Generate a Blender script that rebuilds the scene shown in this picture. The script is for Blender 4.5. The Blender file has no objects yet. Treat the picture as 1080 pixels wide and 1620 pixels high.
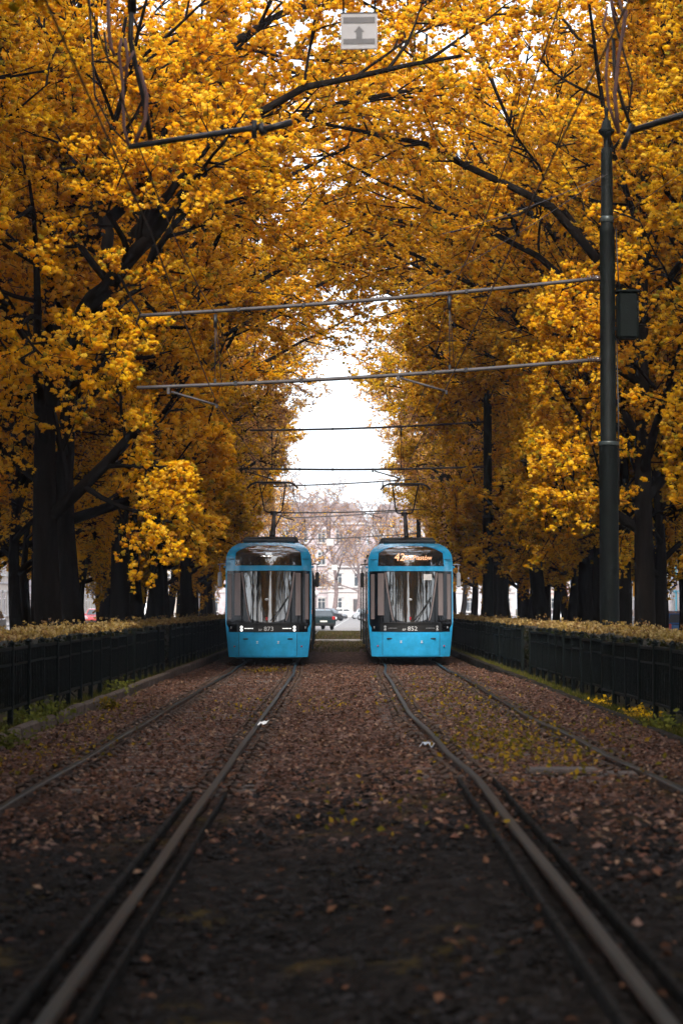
import bpy, math, random
import numpy as np
from mathutils import Vector, Matrix, Euler

SC = bpy.context.scene
COL = SC.collection
R = math.radians
F = 3145.0          # focal length in photo pixels (1080 wide)
HAZE = 0.0004
EXPO = 0.95
CAMZ = 1.6
PITCH = math.atan((960 - 810) / F)

# ------------------------------------------------------------------ objects
def props(o, label=None, cat=None, group=None, kind=None):
    if label: o['label'] = label
    if cat: o['category'] = cat
    if group: o['group'] = group
    if kind: o['kind'] = kind
    return o

def empty(name, loc=(0, 0, 0), rz=0.0):
    o = bpy.data.objects.new(name, None)
    COL.objects.link(o)
    o.location = loc
    o.rotation_euler = (0, 0, rz)
    o.empty_display_size = 0.2
    return o

def link(name, me, parent=None, loc=(0, 0, 0), rot=None, scale=None):
    o = bpy.data.objects.new(name, me)
    COL.objects.link(o)
    o.parent = parent
    o.location = loc
    if rot: o.rotation_euler = rot
    if scale: o.scale = scale
    return o

def copy_tree(o, parent=None):
    c = o.copy()
    COL.objects.link(c)
    c.parent = parent
    for ch in o.children:
        copy_tree(ch, c)
    return c

def np_mesh(name, verts, tris, mats, mat_idx=None, smooth=False, n=3):
    """fast mesh from numpy arrays; every face has n corners"""
    me = bpy.data.meshes.new(name)
    verts = np.asarray(verts, dtype=np.float32); tris = np.asarray(tris, dtype=np.int32)
    nf = len(tris)
    me.vertices.add(len(verts)); me.vertices.foreach_set('co', verts.ravel())
    me.loops.add(nf * n); me.loops.foreach_set('vertex_index', tris.ravel())
    me.polygons.add(nf)
    me.polygons.foreach_set('loop_start', np.arange(nf, dtype=np.int32) * n)
    me.polygons.foreach_set('loop_total', np.full(nf, n, dtype=np.int32))
    for m in mats: me.materials.append(m)
    if mat_idx is not None:
        me.polygons.foreach_set('material_index', np.asarray(mat_idx, dtype=np.int32))
    me.polygons.foreach_set('use_smooth', np.full(nf, smooth, dtype=bool))
    me.update(calc_edges=True)
    return me

class MB:
    """collects simple shapes and links them as one mesh object"""
    def __init__(s):
        s.v = []; s.f = []; s.m = []; s.sm = []
    def add(s, vs, fs, m=0, sm=False):
        b = len(s.v)
        s.v += [tuple(p) for p in vs]
        for f in fs:
            s.f.append([b + i for i in f]); s.m.append(m); s.sm.append(sm)
        return s
    def box(s, c, d, rz=0.0, m=0, bev=0.0):
        x, y, z = d[0] / 2, d[1] / 2, d[2] / 2
        ca, sa = math.cos(rz), math.sin(rz)
        if bev > 0:
            b = min(bev, x * .9, y * .9, z * .9)
            vs = []; 
            for (ax, ay, az) in [(sx, sy, sz) for sz in (-1, 1) for sy in (-1, 1) for sx in (-1, 1)]:
                vs += [(ax * (x - b), ay * (y - b), az * z), (ax * (x - b), ay * y, az * (z - b)), (ax * x, ay * (y - b), az * (z - b))]
            def I(sx, sy, sz, k): return 3 * ((sz > 0) * 4 + (sy > 0) * 2 + (sx > 0)) + k
            fs = []
            for sz in (-1, 1): fs.append([I(-1, -1, sz, 0), I(1, -1, sz, 0), I(1, 1, sz, 0), I(-1, 1, sz, 0)][::sz])
            for sy in (-1, 1): fs.append([I(-1, sy, -1, 1), I(-1, sy, 1, 1), I(1, sy, 1, 1), I(1, sy, -1, 1)][::sy])
            for sx in (-1, 1): fs.append([I(sx, -1, -1, 2), I(sx, 1, -1, 2), I(sx, 1, 1, 2), I(sx, -1, 1, 2)][::sx])
            for sz in (-1, 1):
                for sy in (-1, 1): fs.append([I(-1, sy, sz, 0), I(1, sy, sz, 0), I(1, sy, sz, 1), I(-1, sy, sz, 1)])
                for sx in (-1, 1): fs.append([I(sx, -1, sz, 0), I(sx, 1, sz, 0), I(sx, 1, sz, 2), I(sx, -1, sz, 2)])
            for sx in (-1, 1):
                for sy in (-1, 1): fs.append([I(sx, sy, -1, 1), I(sx, sy, 1, 1), I(sx, sy, 1, 2), I(sx, sy, -1, 2)])
            for sz in (-1, 1):
                for sy in (-1, 1):
                    for sx in (-1, 1): fs.append([I(sx, sy, sz, 0), I(sx, sy, sz, 1), I(sx, sy, sz, 2)])
        else:
            vs = [(sx * x, sy * y, sz * z) for sz in (-1, 1) for sy in (-1, 1) for sx in (-1, 1)]
            fs = [[0, 2, 3, 1], [4, 5, 7, 6], [0, 1, 5, 4], [2, 6, 7, 3], [0, 4, 6, 2], [1, 3, 7, 5]]
        vs = [(c[0] + p[0] * ca - p[1] * sa, c[1] + p[0] * sa + p[1] * ca, c[2] + p[2]) for p in vs]
        return s.add(vs, fs, m)
    def tube(s, pts, r, n=8, m=0, cap=True, sm=True):
        pts = [Vector(p) for p in pts]
        rs = r if hasattr(r, '__len__') else [r] * len(pts)
        vs = []; fs = []
        up = None
        for i, p in enumerate(pts):
            t = (pts[min(i + 1, len(pts) - 1)] - pts[max(i - 1, 0)]).normalized()
            if up is None:
                up = Vector((0, 0, 1)) if abs(t.z) < .9 else Vector((1, 0, 0))
            a = t.cross(up)
            if a.length < 1e-5: a = t.cross(Vector((0, 1, 0)))
            a.normalize(); b = t.cross(a).normalized(); up = -b if False else up
            for k in range(n):
                an = 2 * math.pi * k / n
                vs.append(p + (a * math.cos(an) + b * math.sin(an)) * rs[i])
        for i in range(len(pts) - 1):
            for k in range(n):
                k2 = (k + 1) % n
                fs.append([i * n + k, i * n + k2, (i + 1) * n + k2, (i + 1) * n + k])
        s.add(vs, fs, m, sm)
        if cap:
            b0 = len(s.v) - len(vs)
            s.f.append([b0 + k for k in range(n)][::-1]); s.m.append(m); s.sm.append(False)
            s.f.append([b0 + (len(pts) - 1) * n + k for k in range(n)]); s.m.append(m); s.sm.append(False)
        return s
    def lathe(s, prof, c=(0, 0, 0), n=20, m=0, sm=True):
        vs = []; fs = []
        for (r, z) in prof:
            for k in range(n):
                a = 2 * math.pi * k / n
                vs.append((c[0] + r * math.cos(a), c[1] + r * math.sin(a), c[2] + z))
        for i in range(len(prof) - 1):
            for k in range(n):
                k2 = (k + 1) % n
                fs.append([i * n + k, i * n + k2, (i + 1) * n + k2, (i + 1) * n + k])
        fs.append([k for k in range(n)][::-1]); fs.append([(len(prof) - 1) * n + k for k in range(n)])
        return s.add(vs, fs, m, sm)
    def prism(s, poly, y0, y1, m=0, axis='y'):
        """polygon in (x,z) extruded along y (or (x,y) along z, (y,z) along x)"""
        n = len(poly); vs = []
        for y in (y0, y1):
            for (a, b) in poly:
                vs.append({'y': (a, y, b), 'z': (a, b, y), 'x': (y, a, b)}[axis])
        fs = [list(range(n)), list(range(n, 2 * n))[::-1]]
        for k in range(n):
            k2 = (k + 1) % n
            fs.append([k, n + k, n + k2, k2])
        return s.add(vs, fs, m)
    def grid(s, P, m=0, sm=True):
        """P[i][j] points"""
        ni, nj = len(P), len(P[0])
        vs = [p for row in P for p in row]
        fs = [[i * nj + j, i * nj + j + 1, (i + 1) * nj + j + 1, (i + 1) * nj + j] for i in range(ni - 1) for j in range(nj - 1)]
        return s.add(vs, fs, m, sm)
    def mesh(s, name, mats):
        me = bpy.data.meshes.new(name)
        me.from_pydata(s.v, [], s.f)
        for m in (mats if isinstance(mats, (list, tuple)) else [mats]): me.materials.append(m)
        me.polygons.foreach_set('material_index', s.m)
        me.polygons.foreach_set('use_smooth', s.sm)
        me.update()
        return me
    def build(s, name, mats, parent=None, loc=(0, 0, 0), rz=0.0):
        return link(name, s.mesh(name, mats), parent, loc, (0, 0, rz))

# ------------------------------------------------------------------ materials
def new_mat(name):
    m = bpy.data.materials.new(name); m.use_nodes = True
    nt = m.node_tree
    return m, nt, nt.nodes['Principled BSDF']

def M(name, c, rough=.6, metal=0.0, var=.25, scale=6.0, bump=0.0, bscale=None, coat=0.0, spec=.5, c2=None, emit=None, estr=0.0, stretch=None):
    """procedural material: noise mixes two shades of the surface's own colour"""
    m, nt, b = new_mat(name)
    N = nt.nodes; L = nt.links
    tc = N.new('ShaderNodeTexCoord')
    src = tc.outputs['Object']
    if stretch:
        mp = N.new('ShaderNodeMapping'); mp.inputs['Scale'].default_value = stretch
        L.new(src, mp.inputs[0]); src = mp.outputs[0]
    nz = N.new('ShaderNodeTexNoise'); nz.inputs['Scale'].default_value = scale
    nz.inputs['Detail'].default_value = 6; nz.inputs['Roughness'].default_value = .65
    L.new(src, nz.inputs['Vector'])
    rp = N.new('ShaderNodeValToRGB')
    lo = tuple(max(0, v * (1 - var)) for v in c) + (1,)
    hi = (tuple(min(1, v * (1 + var)) for v in c) if c2 is None else tuple(c2)) + (1,)
    rp.color_ramp.elements[0].color = lo; rp.color_ramp.elements[0].position = .35
    rp.color_ramp.elements[1].color = hi; rp.color_ramp.elements[1].position = .68
    L.new(nz.outputs['Fac'], rp.inputs[0]); L.new(rp.outputs[0], b.inputs['Base Color'])
    b.inputs['Roughness'].default_value = rough
    b.inputs['Metallic'].default_value = metal
    b.inputs['Specular IOR Level'].default_value = spec
    b.inputs['Coat Weight'].default_value = coat
    if bump > 0:
        n2 = N.new('ShaderNodeTexNoise'); n2.inputs['Scale'].default_value = bscale or scale * 4
        n2.inputs['Detail'].default_value = 5
        L.new(src, n2.inputs['Vector'])
        bp = N.new('ShaderNodeBump'); bp.inputs['Strength'].default_value = min(1, bump); bp.inputs['Distance'].default_value = .03
        L.new(n2.outputs['Fac'], bp.inputs['Height']); L.new(bp.outputs[0], b.inputs['Normal'])
    if emit:
        b.inputs['Emission Color'].default_value = tuple(emit) + (1,)
        b.inputs['Emission Strength'].default_value = estr
    return m

def leaf_mat(name, c, hue=.015, trans=.54, bright=.22):
    m, nt, b = new_mat(name)
    N = nt.nodes; L = nt.links
    oi = N.new('ShaderNodeObjectInfo')
    tc = N.new('ShaderNodeTexCoord')
    nz = N.new('ShaderNodeTexNoise'); nz.inputs['Scale'].default_value = .9; nz.inputs['Detail'].default_value = 3
    L.new(tc.outputs['Object'], nz.inputs['Vector'])
    hs = N.new('ShaderNodeHueSaturation')
    hs.inputs['Color'].default_value = tuple(c) + (1,)
    mr = N.new('ShaderNodeMapRange'); mr.inputs[3].default_value = .5 - hue; mr.inputs[4].default_value = .5 + hue
    L.new(nz.outputs['Fac'], mr.inputs[0]); L.new(mr.outputs[0], hs.inputs['Hue'])
    m2 = N.new('ShaderNodeMapRange'); m2.inputs[3].default_value = 1 - bright; m2.inputs[4].default_value = 1 + bright * .4
    L.new(oi.outputs['Random'], m2.inputs[0]); L.new(m2.outputs[0], hs.inputs['Value'])
    tr = N.new('ShaderNodeBsdfTranslucent'); df = N.new('ShaderNodeBsdfDiffuse')
    mx = N.new('ShaderNodeMixShader'); mx.inputs[0].default_value = trans
    L.new(hs.outputs[0], tr.inputs[0]); L.new(hs.outputs[0], df.inputs[0])
    L.new(df.outputs[0], mx.inputs[1]); L.new(tr.outputs[0], mx.inputs[2])
    L.new(mx.outputs[0], N['Material Output'].inputs['Surface'])
    N.remove(b)
    return m

# leaves
leafA = leaf_mat('leaf_gold', (.93, .585, .022))
leafB = leaf_mat('leaf_amber', (.88, .48, .014))
leafC = leaf_mat('leaf_pale_gold', (.95, .66, .07))
leafG = leaf_mat('leaf_olive', (.42, .33, .03))
leafQ = leaf_mat('leaf_apricot_haze', (.92, .60, .20))  # far crowns: haze and brighter light put into the leaf colour
leafD = leaf_mat('leaf_rust', (.45, .20, .02))
leafP = leaf_mat('leaf_peach_haze', (.62, .36, .20))  # far foliage: distance haze put into the leaf colour
bark = M('bark', (.010, .0075, .006), .95, var=.45, scale=5, bump=.9, bscale=14, spec=.05, stretch=(1, 1, .18))
twig_m = M('twig_bark', (.010, .007, .005), .95, var=.3, scale=4, spec=.1)
twig_pink = M('bare_twig', (.20, .15, .145), .95, var=.3, scale=4, spec=.1)  # pinkish far twigs, pale tone helps stand in for haze
# tram
blue = M('tram_blue_paint', (.03, .42, .78), .26, var=.16, scale=3, coat=.6)
blue_d = M('tram_blue_seam', (.004, .05, .11), .5, var=.1)
glass_k = M('tram_glass', (.012, .014, .016), .035, var=.3, scale=1.5, spec=1.0, coat=1.0)
glass_k.node_tree.nodes['Principled BSDF'].inputs['Coat IOR'].default_value = 2.0
mask_k = M('tram_side_glass', (.005, .005, .006), .10, var=.3, scale=1.5, spec=.35)
black_m = M('black_plastic', (.012, .012, .012), .45, var=.2, scale=10)
roof_k = M('roof_grey', (.035, .037, .04), .6, var=.3, scale=4)
side_gr = M('tram_silver_side', (.33, .34, .36), .3, var=.1, scale=3, coat=.5)
pale_m = M('pale_strip', (.26, .21, .205), .5, var=.12, scale=3, stretch=(9, 9, .5))  # pale vertical strips laid over the front glass
led_w = M('headlamp_lit', (.9, .9, .9), .3, emit=(1, .98, .92), estr=.8)
lamp_off = M('headlamp_off', (.35, .36, .37), .12, coat=1, var=.2, scale=20)
led_o = M('display_orange', (.5, .25, .1), .5, emit=(1, .46, .24), estr=.85)
led_s = M('display_white', (.6, .65, .7), .5, emit=(.9, .95, 1), estr=.3)
white_m = M('white_lettering', (.75, .76, .76), .5, var=.05)
red_m = M('red_reflector', (.5, .02, .03), .25, var=.1)
orange_m = M('orange_indicator', (.75, .22, .03), .3, var=.1)
steel_dk = M('dark_steel', (.03, .03, .033), .45, metal=.5, var=.3, scale=12)
galv = M('galvanised_tube', (.06, .052, .053), .65, metal=.3, var=.25, scale=14, bump=.2, bscale=40)
pole_m = M('pole_green_paint', (.002, .0035, .0032), .6, var=.6, scale=5, bump=.3, bscale=30, spec=.12)
collar_m = M('pole_collar', (.035, .045, .045), .4, metal=.4, var=.3, scale=30)
wire_m = M('wire_copper_dark', (.02, .018, .017), .5, metal=.5, var=.2)
cable_m = M('cable_faded_mauve', (.16, .085, .08), .6, var=.25, scale=8)
rail_top = M('rail_polished', (.014, .018, .020), .36, metal=.0, spec=.08, var=.22, scale=2.5, stretch=(8, .6, 8), bump=.12, bscale=18)
rust = M('rail_rust', (.045, .024, .015), .8, var=.5, scale=9, bump=.6, bscale=40)
conc = M('concrete_grey', (.16, .145, .135), .9, var=.4, scale=5, bump=.6, bscale=30)
conc_d = M('dark_sleeper', (.055, .040, .034), .9, var=.45, scale=6, bump=.7, bscale=30)
fence_m = M('fence_green_black', (.0025, .0045, .004), .6, spec=.08, var=.4, scale=8, bump=.2, bscale=40)
white_sign = M('sign_white', (.6, .6, .63), .5, var=.06, scale=9)
grey_sign = M('sign_grey', (.2, .2, .215), .5, var=.08, scale=9)
paper_w = M('paper_white', (.8, .78, .76), .7, var=.08)
# ------------------------------------------------------------------ trees
_t = (1 + 5 ** .5) / 2
ICO_V = np.array([(-1, _t, 0), (1, _t, 0), (-1, -_t, 0), (1, -_t, 0), (0, -1, _t), (0, 1, _t), (0, -1, -_t), (0, 1, -_t), (_t, 0, -1), (_t, 0, 1), (-_t, 0, -1), (-_t, 0, 1)]) / math.sqrt(1 + _t * _t)
ICO_F = np.array([(0, 11, 5), (0, 5, 1), (0, 1, 7), (0, 7, 10), (0, 10, 11), (1, 5, 9), (5, 11, 4), (11, 10, 2), (10, 7, 6), (7, 1, 8), (3, 9, 4), (3, 4, 2), (3, 2, 6), (3, 6, 8), (3, 8, 9), (4, 9, 5), (2, 4, 11), (6, 2, 10), (8, 6, 7), (9, 8, 1)])
def clusters_mesh(name, C, rng, mats, wts, r=.085, size=.05, K=5, flat=.8, puff=True):
    """thousands of tufts round the points C: each a ragged little puff of florets with loose leaf faces round it"""
    n = len(C); Vs = []; Ts = []; Ms = []; base = 0
    wts = np.array(wts) / sum(wts); cm = rng.choice(len(mats), size=n, p=wts)
    sc = r * (.45 + 1.0 * rng.random((n, 1, 1)) ** 1.5)
    if puff:
        q = rng.normal(size=(n, 3)); q /= np.linalg.norm(q, axis=1, keepdims=True)
        an = rng.random(n) * 6.283; ca, sa = np.cos(an)[:, None], np.sin(an)[:, None]
        v = np.repeat(ICO_V[None], n, 0)
        vx = v[:, :, 0] * ca - v[:, :, 1] * sa; vy = v[:, :, 0] * sa + v[:, :, 1] * ca
        v = np.stack([vx, vy, v[:, :, 2]], -1)
        v = v * (.45 + .85 * rng.random((n, 12, 1))) * sc * np.array([1, 1, flat]) + C[:, None, :]
        Vs.append(v.reshape(-1, 3)); Ts.append((ICO_F[None] + 12 * np.arange(n)[:, None, None]).reshape(-1, 3)); Ms.append(np.repeat(cm, 20)); base = 12 * n
    d = rng.normal(size=(n, K, 3)); d /= np.linalg.norm(d, axis=2, keepdims=True) if False else np.linalg.norm(d, axis=2, keepdims=True)
    p = C[:, None, :] + d * sc * (.8 + .7 * rng.random((n, K, 1))) * np.array([1, 1, flat])
    a = rng.normal(size=(n, K, 3)); a /= np.linalg.norm(a, axis=2, keepdims=True)
    b = np.cross(d, a); b /= np.linalg.norm(b, axis=2, keepdims=True) + 1e-6
    s = size * (.5 + .7 * rng.random((n, K, 1)))
    v = np.stack([p + a * s, p - a * s * .55 + b * s * .8, p - a * s * .55 - b * s * .8], axis=2).reshape(-1, 3)
    Vs.append(v); Ts.append(np.arange(n * K * 3).reshape(-1, 3) + base); Ms.append(np.repeat(cm, K))
    return np_mesh(name, np.concatenate(Vs), np.concatenate(Ts), mats, np.concatenate(Ms))

def rot_about(v, ax, an):
    return Matrix.Rotation(an, 3, ax) @ v

def gen_tree(seed, H=18.0, Rc=5.5, tr=.30, nl=13, z0=3.2, dens=14, custom=None, lean=(0, 0), mats=None, wts=None,
             r=.052, size=.032, K=6, low=0.0, bare=False, bk=None, tw=None, kids=(7, 6, 5), name='tree', clear=None, front=-99):
    rnd = random.Random(seed); rng = np.random.default_rng(seed)
    br = []            # (pts, radii, sides)
    cl = []            # cluster centres
    def bend(p, d, L, n, curl, up):
        pts = [p.copy()]; d = d.normalized()
        for i in range(n):
            ax = Vector((rnd.gauss(0, 1), rnd.gauss(0, 1), rnd.gauss(0, 1))).normalized()
            d = rot_about(d, ax, rnd.gauss(0, curl)); d = (d + Vector((0, 0, up))).normalized()
            p = p + d * (L / n)
            if i > 0 and ((clear and p.x > clear(p.z)) or p.y < front): break
            pts.append(p.copy())
        return pts
    def at(pts, t):
        x = t * (len(pts) - 1); i = min(int(x), len(pts) - 2); f = x - i
        return pts[i].lerp(pts[i + 1], f), (pts[i + 1] - pts[i]).normalized()
    def side_dir(d, ang):
        ax = d.cross(Vector((rnd.gauss(0, 1), rnd.gauss(0, 1), rnd.gauss(0, .6))))
        if ax.length < 1e-3: ax = Vector((1, 0, 0))
        return rot_about(d, ax.normalized(), ang)
    def grow(pts, rad, L, lvl):
        if lvl == 3:
            return
        nk = kids[lvl]
        for k in range(nk):
            t = (.25, .2, .15)[lvl] + (1 - (.25, .2, .15)[lvl]) * (k + rnd.random()) / nk
            p, d = at(pts, min(t, .999))
            d2 = side_dir(d, rnd.uniform(.5, 1.15))
            if lvl < 2: d2 = (d2 + Vector((0, 0, -.08))).normalized()
            l2 = L * (.46, .52, .55)[lvl] * rnd.uniform(.7, 1.2) * (1.15 - .45 * t)
            l2 = max(l2, (1.2, .7, .4)[lvl])
            r2 = max(rad * (1 - .6 * t) * .55, (.04, .026, .012)[lvl])
            n = (6, 4, 3)[lvl]
            q = bend(p, d2, l2, n, (.17, .2, .22)[lvl], (.03, .02, .05)[lvl])
            rs = [r2 * (1 - .75 * i / n) for i in range(len(q))]
            br.append((q, rs, (6, 4, 3)[lvl]))
            if lvl >= 1:
                m = int(dens * (1.25 if lvl == 2 else .9) * l2 / .8)
                t_ = rng.random(m) * (.95 if lvl == 2 else .75) + (.05 if lvl == 2 else .25)
                for u in t_:
                    c, _ = at(q, min(float(u), .999)); cl.append((c.x, c.y, c.z))
            grow(q, r2, l2, lvl + 1)
    # trunk
    top = Vector((lean[0], lean[1], H * .8))
    n = 12; tp = []; trs = []
    wob = (rnd.uniform(-.5, .5), rnd.uniform(-.5, .5))
    for i in range(n + 1):
        f = i / n
        tp.append(Vector((top.x * f ** 1.4 + wob[0] * math.sin(f * 5), top.y * f ** 1.4 + wob[1] * math.sin(f * 6), -.3 + (top.z + .3) * f)))
        trs.append(tr * (1 - .82 * f ** .9) * (1.28 if i == 0 else 1.0) + .02)
    br.append((tp, trs, 12))
    for k in range(nl):
        f = (k + .5) / nl
        z = z0 + (H * .72 - z0) * f
        p, d = at(tp, min(z / (H * .8), .97))
        az = k * 2.399 + rnd.uniform(-.4, .4)
        el = R(rnd.uniform(18, 38) + 34 * f)
        env = math.sin(math.pi * min(1, .38 + .62 * f)) ** .6
        L = Rc * (.5 + .5 * env) * rnd.uniform(.85, 1.15) / max(.68, math.cos(el))
        dv = Vector((math.cos(az) * math.cos(el), math.sin(az) * math.cos(el), math.sin(el)))
        q = bend(p, dv, L, 9, .12, .035 if f > .25 else -.012 * low)
        r2 = tr * (.5 - .22 * f)
        br.append((q, [r2 * (1 - .8 * i / 9) for i in range(len(q))], 8))
        grow(q, r2, L, 0)
    for (pts, ra, rb) in (custom or []):
        pts = [Vector(p) for p in pts]
        # resample smoothly
        q = []
        for i in range(len(pts) - 1):
            for s in range(3):
                q.append(pts[i].lerp(pts[i + 1], s / 3) + Vector((rnd.gauss(0, .04), rnd.gauss(0, .04), 0)))
        q.append(pts[-1])
        L = sum((q[i + 1] - q[i]).length for i in range(len(q) - 1))
        m_ = len(q) - 1
        br.append((q, [ra + (rb - ra) * i / m_ for i in range(m_ + 1)], 10))
        grow(q, ra * .8, min(L, 6.5), 0 if ra > .13 else 1)
    # branches
    V = []; Fq = []; base = 0; mi = []
    for (pts, rs, ns) in br:
        P = np.array([tuple(p) for p in pts]); T = np.gradient(P, axis=0)
        T /= np.linalg.norm(T, axis=1, keepdims=True) + 1e-9
        ref = np.array([0, 0, 1.0]) if abs(T[0, 2]) < .85 else np.array([1.0, 0, 0])
        A = np.cross(T, ref); A /= np.linalg.norm(A, axis=1, keepdims=True) + 1e-9
        B = np.cross(T, A)
        an = np.arange(ns) * 2 * np.pi / ns
        rad = np.array(rs)[:, None, None]
        if ns == 12:   # fluted trunk
            rad = rad * (1 + .09 * np.sin(an * 3 + seed) + .05 * np.sin(an * 5 + 1))[None, :, None]
        ring = P[:, None, :] + rad * (np.cos(an)[None, :, None] * A[:, None, :] + np.sin(an)[None, :, None] * B[:, None, :])
        V.append(ring.reshape(-1, 3))
        m = len(pts); i, k = np.meshgrid(np.arange(m - 1), np.arange(ns), indexing='ij')
        k2 = (k + 1) % ns
        q = np.stack([i * ns + k, i * ns + k2, (i + 1) * ns + k2, (i + 1) * ns + k], -1).reshape(-1, 4) + base
        Fq.append(q); mi.append(np.full(len(q), 0 if ns > 4 else 1)); base += m * ns
    tm = np_mesh(name + '_trunk', np.concatenate(V), np.concatenate(Fq), [bk or bark, tw or twig_m], np.concatenate(mi), smooth=True, n=4)
    C = np.array(cl)
    if bare: C = C[rng.random(len(C)) < bare]
    C = C + rng.normal(size=C.shape) * .06
    if clear: C = C[C[:, 0] < np.array([clear(z) for z in C[:, 2]]) + .15]
    C = C[C[:, 1] > front - .1]
    C[:, 2] = np.maximum(C[:, 2], 1.7)
    cm = clusters_mesh(name + '_crown', C, rng, mats or [leafA, leafB, leafC, leafG, leafD], (wts + [.08, .08] if wts and len(wts) == 3 and not mats else wts) or [.42, .30, .11, .08, .09], r, size, K)
    return tm, cm, len(C)

def place_tree(kind, x, y, rz, s, label, cat='tree', group=None, name='maple_tree', mirror=False):
    tm, cm = kind[:2]
    e = empty(name, (x, y, gz_park(x, y)), rz)
    e.scale = (-s if mirror else s, s, s * random.uniform(.97, 1.05))
    props(e, label, cat, group)
    link('trunk', tm, e)
    link('crown', cm, e)
    return e
# ------------------------------------------------------------------ ground profile
def ss(a, b, x):
    t = max(0.0, min(1.0, (x - a) / (b - a))); return t * t * (3 - 2 * t)
def gz(x, y):
    return -.06 * ss(42, 56, y) + .12 * ss(-.5, .8, x) * (1 - ss(38, 54, y))
def gz_park(x, y):
    return 0.02
def lerp_keys(keys, y):
    if y <= keys[0][0]: return keys[0][1]
    for (a, va), (b, vb) in zip(keys, keys[1:]):
        if y <= b:
            t = (y - a) / (b - a); t = t * t * (3 - 2 * t); return va + (vb - va) * t
    return keys[-1][1]
def cx_left(y):  return lerp_keys([(0, -1.85), (44, -1.85), (56, -2.02), (85, -2.3), (140, -2.3)], y)
def cx_right(y): return lerp_keys([(0, 1.87), (16, 1.87), (20, 1.78), (27, 1.66), (42, 1.70), (56, 1.95), (140, 2.0)], y)
RAIL_H = .075
def W(px, py, y):
    """a point of the photograph carried out to its real distance y from the camera"""
    d = Vector(((px - 540) / F, 1.0, (810 - py) / F))
    d = Matrix.Rotation(PITCH, 3, 'X') @ d
    return Vector((0, 0, CAMZ)) + d * (y / d.y)

def text_mesh(body, size, depth, mat, align='CENTER', shear=0.0):
    cu = bpy.data.curves.new('lettering', 'FONT'); cu.body = body; cu.size = size; cu.extrude = depth
    cu.align_x = align; cu.align_y = 'CENTER'; cu.resolution_u = 3; cu.shear = shear
    o = bpy.data.objects.new('lettering_tmp', cu); COL.objects.link(o)
    dg = bpy.context.evaluated_depsgraph_get()
    me = bpy.data.meshes.new_from_object(o.evaluated_get(dg))
    bpy.data.objects.remove(o); bpy.data.curves.remove(cu)
    me.materials.clear(); me.materials.append(mat)
    me.polygons.foreach_set('material_index', [0] * len(me.polygons))
    return me

# ------------------------------------------------------------------ tram
HW = [(.20, 1.10), (.5, 1.13), (.8, 1.16), (1.2, 1.20), (2.6, 1.20), (2.85, 1.195), (3.05, 1.17), (3.2, 1.10), (3.32, .99), (3.40, .84)]
def hw(z):
    if z <= HW[0][0]: return HW[0][1]
    for (a, va), (b, vb) in zip(HW, HW[1:]):
        if z <= b: return va + (vb - va) * (z - a) / (b - a)
    return HW[-1][1]
def yf(x, z):
    a = abs(x) / 1.2
    y = .62 * a ** 2.5
    if z < .9: y += .10 * ((.9 - z) / .7) ** 2
    else: y += .10 * ((z - .9) / 2.5) ** 1.5
    if z > 2.7: y += .10 * ((z - 2.7) / .7) ** 1.5
    if z > 3.0: y += .8 * ((z - 3.0) / .4) ** 2.2
    return y

def patch(name, mat, x0, x1, z0, z1, off, parent, nu=16, nv=10, thick=.03, drop=0):
    f = lambda q: q if callable(q) else (lambda t: q)
    x0, x1, z0, z1 = f(x0), f(x1), f(z0), f(z1)
    P = []
    for j in range(nv + 1):
        v = j / nv; row = []
        for i in range(nu + 1):
            u = i / nu
            x = x0(v) + (x1(v) - x0(v)) * u
            z = z0(u) + (z1(u) - z0(u)) * v
            row.append((x, yf(x, z) - off, z))
        P.append(row)
    mb = MB(); mb.grid(P, 0, True)
    edge = P[0] + [r[-1] for r in P[1:]] + P[-1][::-1][1:] + [r[0] for r in P[::-1][1:-1]]
    back = [(p[0], p[1] + thick, p[2]) for p in edge]
    n = len(edge)
    mb.add(edge + back, [[k, n + k, n + (k + 1) % n, (k + 1) % n] for k in range(n)])
    return mb.build(name, mat, parent)

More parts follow.
